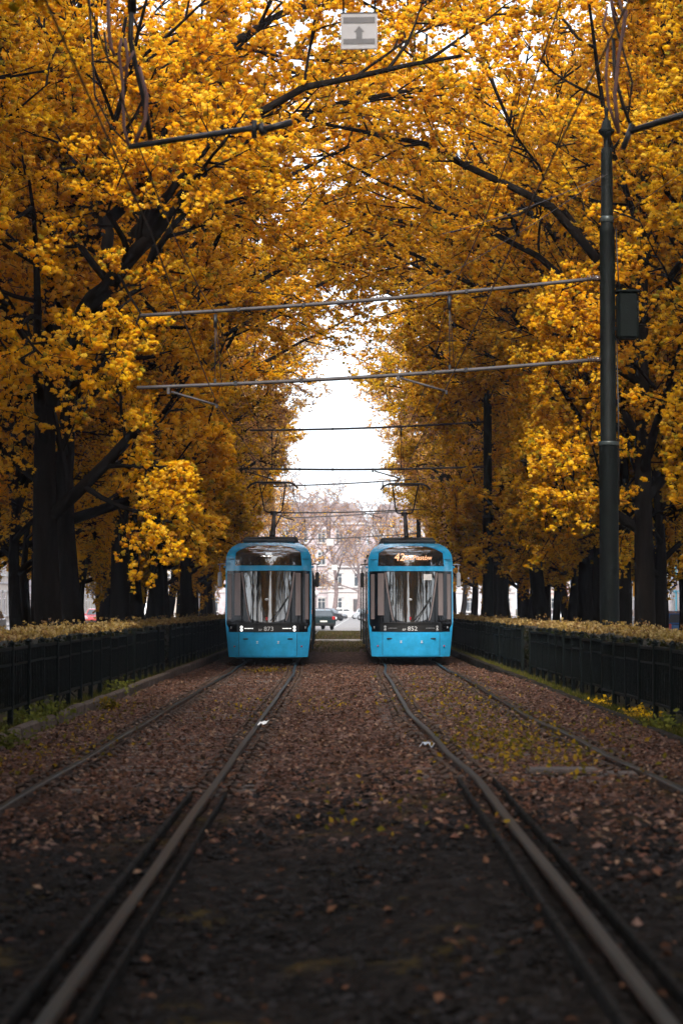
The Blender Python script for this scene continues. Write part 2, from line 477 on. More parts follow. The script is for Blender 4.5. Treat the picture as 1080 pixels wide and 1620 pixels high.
def make_tram(name, loc, rz, label, lit, number, dest):
    T = empty(name, loc, rz); props(T, label, 'tram', 'blue trams on the twin tracks')
    # --- front shell and first module
    zs = [.20 + (3.40 - .20) * i / 30 for i in range(31)]
    us = [-1 + 2 * i / 28 for i in range(29)]
    mb = MB()
    G = [[(u * hw(z), yf(u * hw(z), z), z) for u in us] for z in zs]
    mb.grid(G, 0)
    def shell(y0, y1, front=False, m=0):
        for s in (-1, 1):
            A = [[(s * hw(z), (yf(hw(z), z) if front else y0), z) for z in zs],
                 [(s * hw(z), y1, z) for z in zs]]
            mb.grid(A if s > 0 else A[::-1], m)
        xs = [u * hw(3.4) for u in us]
        mb.grid([[(x, (yf(x, 3.4) if front else y0), 3.4) for x in xs], [(x, y1, 3.4) for x in xs]], m)
        for y in ((y1,) if front else (y0, y1)):
            ring = [(-hw(z), y, z) for z in zs] + [(hw(z), y, z) for z in zs[::-1]]
            mb.add(ring, [list(range(len(ring)))], m)
        ring = [(-1.1, y0 if not front else .9, .2), (1.1, y0 if not front else .9, .2), (1.1, y1, .2), (-1.1, y1, .2)]
        mb.add(ring, [[0, 1, 2, 3]], m)
    shell(0, 1.75, True, 0)
    shell(1.755, 8.6, False, 1)
    shell(9.2, 15.2, False, 1)
    shell(15.8, 24.6, False, 1)
    mb.build('body', [blue, side_gr], T)
    for (a, b) in ((8.6, 9.2), (15.2, 15.8)):
        bl = MB()
        for k in range(7):
            y = a + (b - a) * (k + .5) / 7; w = 1.14 if k % 2 else 1.08
            bl.box((0, y, 1.78), (2 * w, (b - a) / 7 - .002, 3.0))
        bl.build('bellows', black_m, T)
    # blue skirt and dark window band along each side
    for s in (-1, 1):
        for (a, b) in ((1.76, 8.58), (9.21, 15.19), (15.81, 24.58)):
            sk = MB(); n = 6
            P = [[(s * (hw(z) + .006), y, z) for z in [.24 + (.98 - .24) * i / n for i in range(n + 1)]] for y in (a, b)]
            sk.grid(P, 0); sk.build('skirt_panel', blue, T)
            up = MB()
            P = [[(s * (hw(z) + .006), y, z) for z in [2.74 + (3.1 - 2.74) * i / n for i in range(n + 1)]] for y in (a, b)]
            up.grid(P, 0); up.build('cornice_panel', blue, T)
        for (a, b, kind) in ((1.95, 3.35, 'w'), (3.5, 4.85, 'd'), (5.0, 8.4, 'w'), (9.4, 10.6, 'w'), (10.75, 12.1, 'd'), (12.25, 15.0, 'w'),
                             (16.0, 18.6, 'w'), (18.75, 20.1, 'd'), (20.25, 24.3, 'w')):
            w = MB()
            if kind == 'w':
                w.box((s * 1.205, (a + b) / 2, 1.86), (.03, b - a, 1.42), bev=.01); o = w.build('side_window', glass_k, T)
            else:
                w.box((s * 1.212, (a + b) / 2, 1.5), (.035, b - a, 2.3), bev=.012); o = w.build('door', glass_k, T)
                h = MB(); h.box((s * 1.235, (a + b) / 2, 1.5), (.012, .04, 2.26)); h.build('door_seal', black_m, o)
    # --- face
    mask = patch('front_glass', mask_k, lambda v: -1.16 + (.06 if v < .12 else 0), lambda v: 1.16 - (.06 if v < .12 else 0), .90, 2.60, .012, T, 28, 16)
    ws = patch('windscreen', glass_k, lambda v: -(.47 + .21 * v ** .75), lambda v: .47 + .21 * v ** .75,
               lambda u: 1.17 + .10 * abs(2 * u - 1) ** 2.5, 2.58, .040, T, 18, 16)
    patch('lamp_panel', black_m, -.86, .86, .905, 1.13, .026, T, 18, 3)
    for s in (-1, 1):
        patch('windscreen_edge', pale_m, lambda v: s * (.485 + .21 * v ** .75), lambda v: s * (.515 + .235 * v ** .75), 1.22, 2.56, .030, ws, 2, 14)
        patch('pale_strip', pale_m, s * .76, s * .93 if s < 0 else s * .90, 1.36, 2.54, .017, mask, 3, 10)
        patch('pale_strip', pale_m, s * 1.02, s * 1.12, 1.25, 2.52, .017, mask, 3, 10)
        # headlight cluster
        if lit:
            for (dx, dz) in ((.72, 1.0), (.72, .955)):
                pass
        h = MB()
        for dz in (.955, 1.035):
            x = s * .73; y = yf(x, dz)
            h.lathe([(.0, 0), (.032, 0), (.040, .012), (.040, .05)], (0, 0, 0), 14)
            k = len(h.v) - 4 * 14
            for i in range(k, len(h.v)):
                vx, vy, vz = h.v[i]; h.v[i] = (x + vx, y - .052 + vz, dz + vy)
        h.build('headlight', led_w if lit else lamp_off, T)
        st = MB()
        for i in range(7):
            x = s * (.635 - i * .036); st.box((x, yf(x, 1.0) - .028, 1.0), (.026, .03, .022), bev=.006)
        st.build('light_strip', led_w if lit else lamp_off, T)
        r = MB(); x = s * 1.03; r.box((x, yf(x, 1.02) - .03, 1.02), (.03, .03, .06), bev=.005); r.build('marker_lamp', lamp_off, T)
        r = MB(); x = s * .93; r.lathe([(.022, 0), (.022, .03)], (0, 0, 0), 12)
        for i in range(len(r.v)): vx, vy, vz = r.v[i]; r.v[i] = (x + vx, yf(x, .50) - .05 + vz, .50 + vy)
        r.build('reflector', red_m, T)
        r = MB(); x = s * .60; r.box((x, yf(x, .71) - .032, .71), (.17, .03, .038), bev=.012); r.build('bumper_slot', black_m, T)
        r = MB(); x = s * .29; y = yf(x, .62) - .036
        r.box((x, y, .645), (.06, .008, .012)); r.box((x, y, .595), (.06, .008, .012)); r.box((x, y, .62), (.015, .008, .04)); r.build('tow_mark', white_m, T)
        r = MB(); x = s * .80; r.box((x, yf(x, .55) - .021, .55), (.012, .02, .62)); r.build('bumper_seam', blue_d, T)
        # shoulder seams
        r = MB(); x = s * 1.02; r.box((x, yf(x, 2.9) - .01, 2.93), (.26, .02, .014), rz=s * .55); r.build('shoulder_seam', blue_d, T)
    r = MB()
    pts = [(x, yf(x, .71) - .012, .71) for x in [-.5 + i * .1 for i in range(11)]]
    r.tube(pts, .007, 5); r.build('bumper_seam', blue_d, T)
    patch('bumper_panel', blue, -.79, .79, .23, .855, .022, T, 16, 6)
    patch('display_window', glass_k, lambda v: -.93 + .03 * v, lambda v: .93 - .03 * v, 2.745,
          lambda u: 3.31 - .20 * abs(2 * u - 1) ** 3.2, .022, T, 24, 12)
    patch('blue_band', blue, -.92, .92, 2.60, 2.735, .045, T, 20, 4)
    patch('arch_trim', blue, lambda v: -.96, lambda v: .96, lambda u: 3.315 - .20 * abs(2 * u - 1) ** 3.2, lambda u: 3.355 - .20 * abs(2 * u - 1) ** 3.2, .035, T, 24, 2)
    # lower sill under the screen
    r = MB(); r.tube([(x, yf(x, 1.14) - .04, 1.14) for x in [-.8 + i * .1 for i in range(17)]], .022, 6); r.build('screen_sill', black_m, T)
    # writing
    n = text_mesh('RP', .085, .004, white_m); link('lettering', n, T, (-.205, yf(.1, .97) - .05, .955), (R(90), 0, 0))
    n = text_mesh(number, .165, .005, white_m); link('fleet_number', n, T, (.03, yf(.1, .97) - .05, .985), (R(90), 0, 0), (1.12, 1, 1))
    if dest:
        z = 2.98; tilt = R(80)
        n = text_mesh('42', .30, .004, led_o, shear=.12); link('destination_display', n, T, (-.33, yf(.33, z) - .065, z), (tilt, 0, 0), (1, 1, 1))
        n = text_mesh('Os.Piastów', .185, .004, led_o); link('destination_display', n, T, (.19, yf(.2, z) - .065, z - .01), (tilt, 0, 0), (.92, 1, 1))
    else:
        d = MB(); d.box((.02, yf(0, 3.05) - .03, 3.07), (.17, .02, .07), bev=.02); d.build('display_lamp', led_s, T)
    # sticker, badge, wiper
    b = MB()
    b.lathe([(.0, 0), (.045, 0), (.045, .006)], (0, 0, 0), 16)
    for i in range(len(b.v)): vx, vy, vz = b.v[i]; b.v[i] = (-.03 + vx * 1.2, yf(0, 1.86) - .052 + vz, 1.80 + vy * .7)
    b.build('sticker', white_m, T)
    if dest:
        b = MB(); b.box((.46, yf(.46, 2.45) - .055, 2.43), (.24, .008, .17), rz=.18); b.build('sticker', paper_w, T)
    b = MB(); b.box((-.03, yf(0, 1.25) - .05, 1.27), (.045, .012, .09), bev=.004); b.build('badge', red_m, T)
    w = MB()
    ys = lambda x, z: yf(x, z) - .07
    w.tube([(.06, ys(.06, 1.2), 1.20), (.20, ys(.2, 1.35), 1.35), (.33, ys(.33, 1.52), 1.52)], .014, 6)
    w.tube([(.16, ys(.16, 1.2), 1.18), (.30, ys(.3, 1.4), 1.42), (.52, ys(.52, 1.78), 1.78)], .010, 6)
    w.tube([(.33, ys(.33, 1.52), 1.52), (.56, ys(.56, 1.86), 1.86)], .018, 6)
    w.build('wiper', black_m, T)
    # mirrors / cameras
    for s in (-1, 1):
        m_ = MB()
        m_.tube([(s * 1.12, .75, 2.78), (s * 1.30, .70, 2.80), (s * 1.42, .70, 2.78)], .018, 6)
        m_.box((s * 1.36, .72, 2.36), (.11, .10, .42), bev=.03)
        m_.tube([(s * 1.36, .72, 2.78), (s * 1.36, .72, 2.5)], .014, 6)
        m_.build('mirror', black_m if s * (1 if loc[0] > 0 else -1) < 0 else side_gr, T)
        c = MB(); c.box((s * 1.235, .95, 2.72), (.07, .1, .06), bev=.015); c.build('camera_pod', blue, T)
        i_ = MB(); i_.box((s * 1.20, .80, 1.45), (.03, .06, .11), bev=.008); i_.build('indicator', orange_m, T)
    # roof units
    for (c_, d_) in (((0, 1.9, 3.46), (1.5, 1.3, .11)), ((0, 5.2, 3.52), (1.56, 4.4, .24)), ((0, 12.2, 3.52), (1.56, 4.6, .24)), ((0, 20, 3.52), (1.56, 6.5, .24))):
        MB().box(c_, d_, bev=.04).build('roof_unit', roof_k, T)
    q = MB(); q.box((.0, 2.2, 3.55), (.45, .5, .10), bev=.03); q.tube([(-.6, 1.5, 3.52), (-.1, 1.6, 3.56), (.1, 1.9, 3.62)], .012, 5); q.build('roof_bracket', black_m, T)
    # running gear
    for yb in (2.9, 7.2, 12.2, 17.2, 22.6):
        g = MB(); g.box((0, yb, .34), (1.7, 1.7, .26), bev=.03); g.build('bogie', steel_dk, T)
        for s in (-1, 1):
            for dy in (-.55, .55):
                wl = MB()
                wl.lathe([(.0, 0), (.12, 0), (.13, .02), (.28, .03), (.30, .0), (.31, .09), (.33, .11), (.33, .13), (0, .13)], (0, 0, 0), 20)
                for i in range(len(wl.v)):
                    vx, vy, vz = wl.v[i]; wl.v[i] = (s * (.79 - vz), yb + dy + vx, .335 + vy)
                wl.build('wheel', steel_dk, T)
    u = MB(); u.box((0, 1.15, .24), (1.9, .5, .2), bev=.04); u.box((0, 13, .26), (1.9, 22.5, .12)); u.build('underframe', black_m, T)
    # pantograph, single arm seen end-on
    pz = 3.64; py = 4.6
    Pn = MB(); Pn.box((0, py + .5, pz + .03), (1.0, 1.2, .05), bev=.01)
    for sx in (-.45, .45):
        for sy in (0, 1.0): Pn.lathe([(.05, -.12), (.03, -.10), (.055, -.07), (.03, -.04), (.055, -.01), (.03, .01)], (sx, py + sy, pz), 10)
    Pn.tube([(.02, py + .1, pz + .05), (.02, py + 1.5, pz + .82)], [.075, .055], 8)
    Pn.box((.0, py + 1.5, pz + .84), (.2, .12, .12), bev=.02)
    pg = Pn.build('pantograph', steel_dk, T)
    zt = 1.66; A = MB()
    for s in (-1, 1):
        A.tube([(0, py + 1.5, pz + .84), (s * .22, py + 1.45, pz + .87), (s * .27, py + 1.35, pz + .93), (s * .39, py + .35, pz + zt)], .022, 6)
    A.tube([(-.42, py + .35, pz + zt), (.42, py + .35, pz + zt)], .018, 6)
    A.build('upper_frame', galv if lit else steel_dk, pg)
    B = MB()
    for dy in (-.18, .18):
        B.tube([(-.76, py + .35 + dy, pz + zt - .13), (-.66, py + .35 + dy, pz + zt - .02), (-.5, py + .35 + dy, pz + zt + .05), (.5, py + .35 + dy, pz + zt + .05),
                (.66, py + .35 + dy, pz + zt - .02), (.76, py + .35 + dy, pz + zt - .13)], .022, 6)
    for s in (-1, 1): B.tube([(s * .50, py + .16, pz + zt + .03), (s * .50, py + .54, pz + zt + .03)], .015, 5); B.tube([(s * .5, py + .35, pz + zt + .03), (s * .52, py + .35, pz + zt - .13)], .014, 5)
    B.build('collector_bow', steel_dk, pg)
    return T

tramL = make_tram('tram', (-2.03, 54.9, .0), R(.55), 'blue tram on the left track with lit headlights, numbered 873', True, '873', False)
tramR = make_tram('tram', (1.95, 55.6, .0), R(0), 'blue tram on the right track with orange 42 Os.Piastów display, numbered 852', False, '852', True)
# ------------------------------------------------------------------ ground, track, kerbs
def ground_mat():
    m, nt, b = new_mat('park_soil'); N = nt.nodes; L = nt.links
    tc = N.new('ShaderNodeTexCoord')
    n1 = N.new('ShaderNodeTexNoise'); n1.inputs['Scale'].default_value = .35; n1.inputs['Detail'].default_value = 8
    n2 = N.new('ShaderNodeTexNoise'); n2.inputs['Scale'].default_value = 9; n2.inputs['Detail'].default_value = 8
    L.new(tc.outputs['Object'], n1.inputs['Vector']); L.new(tc.outputs['Object'], n2.inputs['Vector'])
    r1 = N.new('ShaderNodeValToRGB'); e = r1.color_ramp.elements
    e[0].position = .38; e[0].color = (.045, .05, .012, 1); e[1].position = .62; e[1].color = (.10, .065, .03, 1)
    r2 = N.new('ShaderNodeValToRGB'); e = r2.color_ramp.elements
    e[0].position = .35; e[0].color = (.45, .45, .45, 1); e[1].position = .7; e[1].color = (1.3, 1.2, 1.0, 1)
    L.new(n1.outputs['Fac'], r1.inputs[0]); L.new(n2.outputs['Fac'], r2.inputs[0])
    mx = N.new('ShaderNodeMix'); mx.data_type = 'RGBA'; mx.blend_type = 'MULTIPLY'; mx.inputs[0].default_value = 1
    L.new(r1.outputs[0], mx.inputs[6]); L.new(r2.outputs[0], mx.inputs[7]); L.new(mx.outputs[2], b.inputs['Base Color'])
    bp = N.new('ShaderNodeBump'); bp.inputs['Strength'].default_value = .7; bp.inputs['Distance'].default_value = .05
    L.new(n2.outputs['Fac'], bp.inputs['Height']); L.new(bp.outputs[0], b.inputs['Normal'])
    b.inputs['Roughness'].default_value = .95; b.inputs['Specular IOR Level'].default_value = .2
    return m

def ballast_mat(name, c0, c1, c2, moss, near):
    """broken stone and leaf mould: voronoi cells of several earth colours, patches of moss"""
    m, nt, b = new_mat(name); N = nt.nodes; L = nt.links
    tc = N.new('ShaderNodeTexCoord')
    v = N.new('ShaderNodeTexVoronoi'); v.inputs['Scale'].default_value = 17; v.inputs['Randomness'].default_value = 1
    nz = N.new('ShaderNodeTexNoise'); nz.inputs['Scale'].default_value = 5; nz.inputs['Detail'].default_value = 6
    L.new(tc.outputs['Object'], nz.inputs['Vector'])
    wv = N.new('ShaderNodeMix'); wv.data_type = 'VECTOR'; wv.inputs[0].default_value = .06
    L.new(tc.outputs['Object'], wv.inputs[4]); L.new(nz.outputs['Color'], wv.inputs[5]); L.new(wv.outputs[1], v.inputs['Vector'])
    sx = N.new('ShaderNodeSeparateColor'); L.new(v.outputs['Color'], sx.inputs[0])
    rp = N.new('ShaderNodeValToRGB'); e = rp.color_ramp.elements
    e[0].position = .1; e[0].color = tuple(c0) + (1,); e[1].position = .95; e[1].color = tuple(c2) + (1,)
    k = rp.color_ramp.elements.new(.55); k.color = tuple(c1) + (1,)
    L.new(sx.outputs[0], rp.inputs[0])
    n3 = N.new('ShaderNodeTexNoise'); n3.inputs['Scale'].default_value = .9; n3.inputs['Detail'].default_value = 9; n3.inputs['Roughness'].default_value = .75
    L.new(tc.outputs['Object'], n3.inputs['Vector'])
    r3 = N.new('ShaderNodeValToRGB'); e = r3.color_ramp.elements
    e[0].position = .56; e[0].color = (0, 0, 0, 1); e[1].position = .68; e[1].color = (1, 1, 1, 1)
    L.new(n3.outputs['Fac'], r3.inputs[0])
    mx = N.new('ShaderNodeMix'); mx.data_type = 'RGBA'; mx.inputs[7].default_value = tuple(moss) + (1,)
    # near stretch: grey crushed stone, colour also darkened in place of shade: the two kinds mingle over a few metres
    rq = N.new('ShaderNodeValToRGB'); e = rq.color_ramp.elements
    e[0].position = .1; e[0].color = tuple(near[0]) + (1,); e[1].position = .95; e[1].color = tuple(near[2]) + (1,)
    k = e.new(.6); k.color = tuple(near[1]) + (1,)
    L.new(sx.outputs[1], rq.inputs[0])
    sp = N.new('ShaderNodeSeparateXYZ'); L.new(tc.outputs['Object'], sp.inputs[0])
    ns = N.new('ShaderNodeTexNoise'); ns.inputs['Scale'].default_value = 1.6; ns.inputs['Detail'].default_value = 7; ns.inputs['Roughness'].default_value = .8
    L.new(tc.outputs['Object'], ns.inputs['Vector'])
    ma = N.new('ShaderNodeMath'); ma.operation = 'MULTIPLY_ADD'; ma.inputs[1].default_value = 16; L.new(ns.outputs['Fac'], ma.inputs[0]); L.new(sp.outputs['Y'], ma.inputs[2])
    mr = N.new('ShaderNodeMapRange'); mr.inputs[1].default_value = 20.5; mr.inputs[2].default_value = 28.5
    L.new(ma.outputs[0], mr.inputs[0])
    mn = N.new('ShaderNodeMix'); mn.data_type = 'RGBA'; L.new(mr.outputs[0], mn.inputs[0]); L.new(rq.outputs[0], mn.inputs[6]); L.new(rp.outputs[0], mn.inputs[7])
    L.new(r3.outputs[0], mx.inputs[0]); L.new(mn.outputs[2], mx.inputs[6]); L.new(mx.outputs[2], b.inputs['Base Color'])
    bp = N.new('ShaderNodeBump'); bp.inputs['Strength'].default_value = .9; bp.inputs['Distance'].default_value = .04
    L.new(v.outputs['Distance'], bp.inputs['Height']); bp.invert = True
    L.new(bp.outputs[0], b.inputs['Normal'])
    b.inputs['Roughness'].default_value = .95; b.inputs['Specular IOR Level'].default_value = .06
    return m

soil = ground_mat()
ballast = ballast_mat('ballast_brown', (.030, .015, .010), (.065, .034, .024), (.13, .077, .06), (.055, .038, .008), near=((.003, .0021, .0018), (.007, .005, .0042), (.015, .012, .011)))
asphalt = M('asphalt_pale', (.24, .225, .22), .85, var=.18, scale=.6, bump=.3, bscale=50)
paving = M('paving_grey', (.26, .24, .235), .85, var=.2, scale=2)
kerb_m = M('kerb_stone', (.085, .062, .05), .9, spec=.1, var=.5, scale=7, bump=.7, bscale=30)
kerb_k = M('kerb_stone_dark', (.022, .018, .014), .9, spec=.08, var=.5, scale=5, bump=.8, bscale=25)  # darker stone colour, used on the right kerb

def sheet(name, xs, ys, h, mat):
    X, Y = np.meshgrid(xs, ys, indexing='ij')
    Z = np.array([[h(x, y) for y in ys] for x in xs])
    V = np.stack([X, Y, Z], -1).reshape(-1, 3); ny = len(ys)
    i, j = np.meshgrid(np.arange(len(xs) - 1), np.arange(ny - 1), indexing='ij')
    Q = np.stack([i * ny + j, (i + 1) * ny + j, (i + 1) * ny + j + 1, i * ny + j + 1], -1).reshape(-1, 4)
    o = link(name, np_mesh(name, V, Q, [mat], smooth=True, n=4)); o['kind'] = 'structure'
    return o

def gh(x, y):
    if abs(x) < 3.9 and y < 134.5: return -.4
    if y > 134.5 and abs(x) < 60: return -.06
    if 18 < abs(x) < 60: return -.06
    return .02 * math.sin(x * .7) * math.sin(y * .5)
sheet('ground', [-1500, -400, -60.5, -60, -40, -18.1, -18, -14, -10, -7, -5.4, -4.4, -3.95, -3.85, 3.8, 3.9, 4.4, 5.4, 7, 10, 14, 18, 18.1, 40, 60, 60.5, 400, 1500],
      [-1500, -300, -60, -40] + [-30 + 3 * i for i in range(55)] + [134.4, 134.6, 160, 250, 330, 500, 900, 1800], gh, soil)
rnb = random.Random(3)
def bed_h(x, y):
    return gz(x, y) + .018 * math.sin(x * 5 + y * 1.7) * math.sin(y * 3.1 + x) + rnb.uniform(-.012, .012)
xs = [-3.84 + i * .12 for i in range(63)] + [3.69]
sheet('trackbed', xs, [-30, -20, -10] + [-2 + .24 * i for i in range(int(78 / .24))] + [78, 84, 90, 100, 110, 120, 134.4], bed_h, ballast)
sheet('square_asphalt', [-18, -10, 0, 10, 18], [134.5, 150, 200, 260, 330], lambda x, y: -.02, asphalt)
for s in (-1, 1):
    sheet('side_street', sorted([s * 18.12, s * 27]), [-60, 0, 60, 120, 200, 330], lambda x, y: -.012, asphalt)
    o = MB(); o.box((s * 30, 135, 0), (5.9, 390, .26), bev=.03); o.build('pavement', paving)['kind'] = 'structure'
# painted lines on the square
pl = MB()
for k in range(14): pl.box((-.6 + .12 * k, 152 + k * 9, -.012), (.14, 4.5, .006))
pl.build('lane_marking', M('lane_paint', (.6, .6, .58), .7, var=.15, scale=4))['kind'] = 'structure'

def kerb(x, mat, name):
    mb = MB(); y = -4.0
    rk = random.Random(int(abs(x) * 100))
    while y < 134:
        L = 1.0
        mb.box((x + rk.uniform(-.012, .012), y + L / 2, .045 + rk.uniform(-.012, .012)), (.13, L - .012, .2), rz=rk.uniform(-.008, .008), bev=.025)
        y += L
    o = mb.build(name, mat); o['kind'] = 'structure'; return o
kerb(-3.91, kerb_m, 'kerb'); kerb(3.76, kerb_k, 'kerb')

# rails
def rail_obj(cx, off, lab):
    prof = [(-.075, -.15), (.075, -.15), (.075, -.13), (.014, -.115), (.014, -.035), (.031, -.024), (.031, -.007), (.023, 0), (-.023, 0), (-.031, -.007), (-.031, -.024), (-.014, -.035), (-.014, -.115), (-.075, -.13)]
    ys = [-6 + .6 * i for i in range(120)] + [66 + 4 * i for i in range(18)]
    vs = []; fs = []; ms = []
    n = len(prof)
    for y in ys:
        x = cx(y) + off
        z = gz(x if abs(x) > .9 else x, y) + RAIL_H + .006 * math.sin(y * .9 + off)
        if off * cx(0) < 0: z = gz(cx(y), y) + RAIL_H + .006 * math.sin(y * .9 + off)
        for (a, b) in prof: vs.append((x + a, y, z + b))
    for i in range(len(ys) - 1):
        for k in range(n):
            k2 = (k + 1) % n
            fs.append((i * n + k, (i + 1) * n + k, (i + 1) * n + k2, i * n + k2)); ms.append(0 if 6 <= k <= 8 else 1)
    o = link('rail', np_mesh('rail', vs, fs, [rail_top, rust], ms, n=4))
    props(o, lab, 'rail', 'rails of the two tram tracks')
    return o
G2 = .7535
rail_obj(cx_left, -G2, 'outer rail of the left tram track, next to the left kerb')
rail_obj(cx_left, G2, 'inner rail of the left tram track, beside the middle strip')
rail_obj(cx_right, -G2, 'inner rail of the right tram track, beside the middle strip')
rail_obj(cx_right, G2, 'outer rail of the right tram track, next to the right kerb')
# guard strips of the embedded stretch near the camera
strip_m = M('guard_strip_iron', (.008, .007, .0065), .85, spec=.08, var=.45, scale=10, bump=.5, bscale=30)
for cx, s, nm in ((cx_left, 1, 'left'), (cx_right, -1, 'right')):
    for d, w in ((-.15, .035), (.14, .025)):
        mb = MB(); y = 2.0
        while y < 16.1:
            x = cx(y) + s * G2 + d; mb.box((x, y + .245, gz(cx(y), y) + RAIL_H - .035), (w, .48, .07), bev=.008); y += .5
        o = mb.build('guard_strip', strip_m)
        side = 'left' if d < 0 else 'right'
        props(o, f'grey guard strip on the {side} side of the {nm} track inner rail, near the camera', 'guard strip', 'guard strips beside the rails')
# sleepers with clips
sb = MB(); sb.box((0, 0, -.06), (2.3, .24, .15), bev=.03); sl_me = sb.mesh('sleeper', conc_d)
cb = MB()
cb.tube([(-.10, 0, -.03), (-.085, 0, .055), (-.03, 0, .085), (.03, 0, .08), (.085, 0, .04), (.10, 0, -.03)], .026, 6)
cb.tube([(-.09, .05, -.03), (-.07, .055, .04), (0, .055, .06), (.07, .055, .03), (.09, .05, -.03)], .018, 5)
cl_me = cb.mesh('clip', rust)
for cx, lab, gp in ((cx_left, 'dark sleeper with rail clips half buried under the left tram track', 'sleepers under the left track'),
                    (cx_right, 'dark sleeper with rail clips half buried under the right tram track', 'sleepers under the right track')):
    y = 17.0; rs = random.Random(9)
    while y < 54:
        o = link('sleeper', sl_me, None, (cx(y), y, gz(cx(y), y) + rs.uniform(-.022, -.006)), (0, 0, rs.uniform(-.01, .01)))
        props(o, lab, 'sleeper', gp)
        for off in (-G2 - .15, -G2 + .15, G2 - .15, G2 + .15):
            link('clip', cl_me, o, (off, 0, .0), None, (.8, .9, rs.uniform(.55, .85)))
        y += .42
# slab, litter on the track
o = MB().box((0, 0, 0), (.62, .34, .06), bev=.02).build('concrete_slab', conc_d, None, (1.95, 17.6, gz(1.9, 17) + .03), .04)
props(o, 'flat grey concrete slab lying between the rails of the right track', 'slab')
o = MB().box((0, 0, 0), (.28, .3, .06), bev=.02).build('concrete_slab', conc_d, None, (2.42, 17.3, gz(1.9, 17) + .02), -.06)
props(o, 'small chipped concrete slab beside the larger slab in the right track', 'slab')
p = W(416, 1146, 25.5)
mb = MB(); mb.grid([[(i * .035, j * .04, .02 * math.sin(i * 1.9 + j) + .012 * i) for i in range(5)] for j in range(5)])
o = mb.build('paper_scrap', paper_w, None, (p.x - .06, 25.4, gz(-1, 25) + RAIL_H + .012), .3); props(o, 'white paper scrap lying on the left track inner rail', 'litter')
o = MB().grid([[(i * .04, j * .04, .03 * math.sin(i * 2.3 + j * 1.7)) for i in range(5)] for j in range(4)]).build('foil_scrap', M('foil', (.4, .4, .42), .3, metal=.5, var=.4, scale=30), None, (.86, 20.6, gz(.9, 20) + .05), .5)
props(o, 'crumpled grey foil beside the right track inner rail', 'litter')

o = MB().box((0, 0, 0), (6.6, .5, .12), bev=.03).build('crossing_slab', paving, None, (-.05, 96, -.03)); props(o, 'pale paved strip crossing the track bed behind the trams', 'slab')
# loose stones and fallen leaves
rng = np.random.default_rng(5)
def scatter_xy(n, x0, x1, y0, y1, pw):
    u = rng.random(n); y = (y0 ** (1 - pw) + u * (y1 ** (1 - pw) - y0 ** (1 - pw))) ** (1 / (1 - pw))
    return x0 + (x1 - x0) * rng.random(n), y
def stones(name, n, x0, x1, y0, y1, mats, sz, label, pw=1.6, lift=.0):
    oc = np.array([(1, 0, 0), (-1, 0, 0), (0, 1, 0), (0, -1, 0), (0, 0, 1), (0, 0, -1)], float)
    tf = np.array([(0, 2, 4), (2, 1, 4), (1, 3, 4), (3, 0, 4), (2, 0, 5), (1, 2, 5), (3, 1, 5), (0, 3, 5)])
    x, y = scatter_xy(n, x0, x1, y0, y1, pw)
    keep = np.ones(n, bool)
    edge = 16.5 + 1.6 * np.sin(x * 1.3 + 2) + rng.normal(size=n) * 2.6
    keep &= (y > edge) if lift >= 0 else (y < edge)
    for c in (cx_left, cx_right):
        cc = np.array([c(v) for v in y])
        for s in (-G2, G2): keep &= np.abs(x - cc - s) > .10
    x, y = x[keep], y[keep]; n = len(x)
    z = np.array([gz(a, b) for a, b in zip(x, y)]) + lift
    v = oc[None] * (.55 + .6 * rng.random((n, 6, 1))) + rng.normal(size=(n, 6, 3)) * .18
    an = rng.random(n) * 6.28; ca, sa = np.cos(an)[:, None], np.sin(an)[:, None]
    vx = v[:, :, 0] * ca - v[:, :, 1] * sa; vy = v[:, :, 0] * sa + v[:, :, 1] * ca
    s = sz * (.45 + .9 * rng.random((n, 1)) ** 1.5)
    V = np.stack([x[:, None] + vx * s, y[:, None] + vy * s, z[:, None] + (v[:, :, 2] * .55) * s], -1).reshape(-1, 3)
    T = (tf[None] + 6 * np.arange(n)[:, None, None]).reshape(-1, 3)
    o = link(name, np_mesh(name, V, T, mats, np.repeat(rng.integers(0, len(mats), n), 8)))
    props(o, label, 'gravel', None, 'stuff'); return o
st = [M('stone_russet', (.09, .04, .027), .9, spec=.15, var=.4, scale=9), M('stone_brown', (.06, .03, .021), .9, spec=.1, var=.4, scale=9), M('stone_pinkish', (.115, .07, .057), .9, spec=.1, var=.35, scale=9), M('stone_soil', (.032, .017, .011), .95, spec=.1, var=.4, scale=9)]
sd = [M('stone_dark', (.009, .0075, .007), .8, spec=.08, var=.5, scale=9), M('stone_slate', (.014, .0125, .013), .8, spec=.08, var=.5, scale=9), M('stone_shade', (.006, .0045, .004), .85, spec=.08, var=.5, scale=9)]  # grey near stones, colours also darkened in place of foreground shade
stones('gravel', 60000, -3.75, 3.62, 9, 56, st, .041, 'loose red brown ballast stones between the kerbs in front of the trams', 1.3)
stones('gravel', 42000, -3.75, 3.62, 5.5, 24, sd, .036, 'grey ballast stones, darkened as shade, in the near stretch of track', .95, -.001)

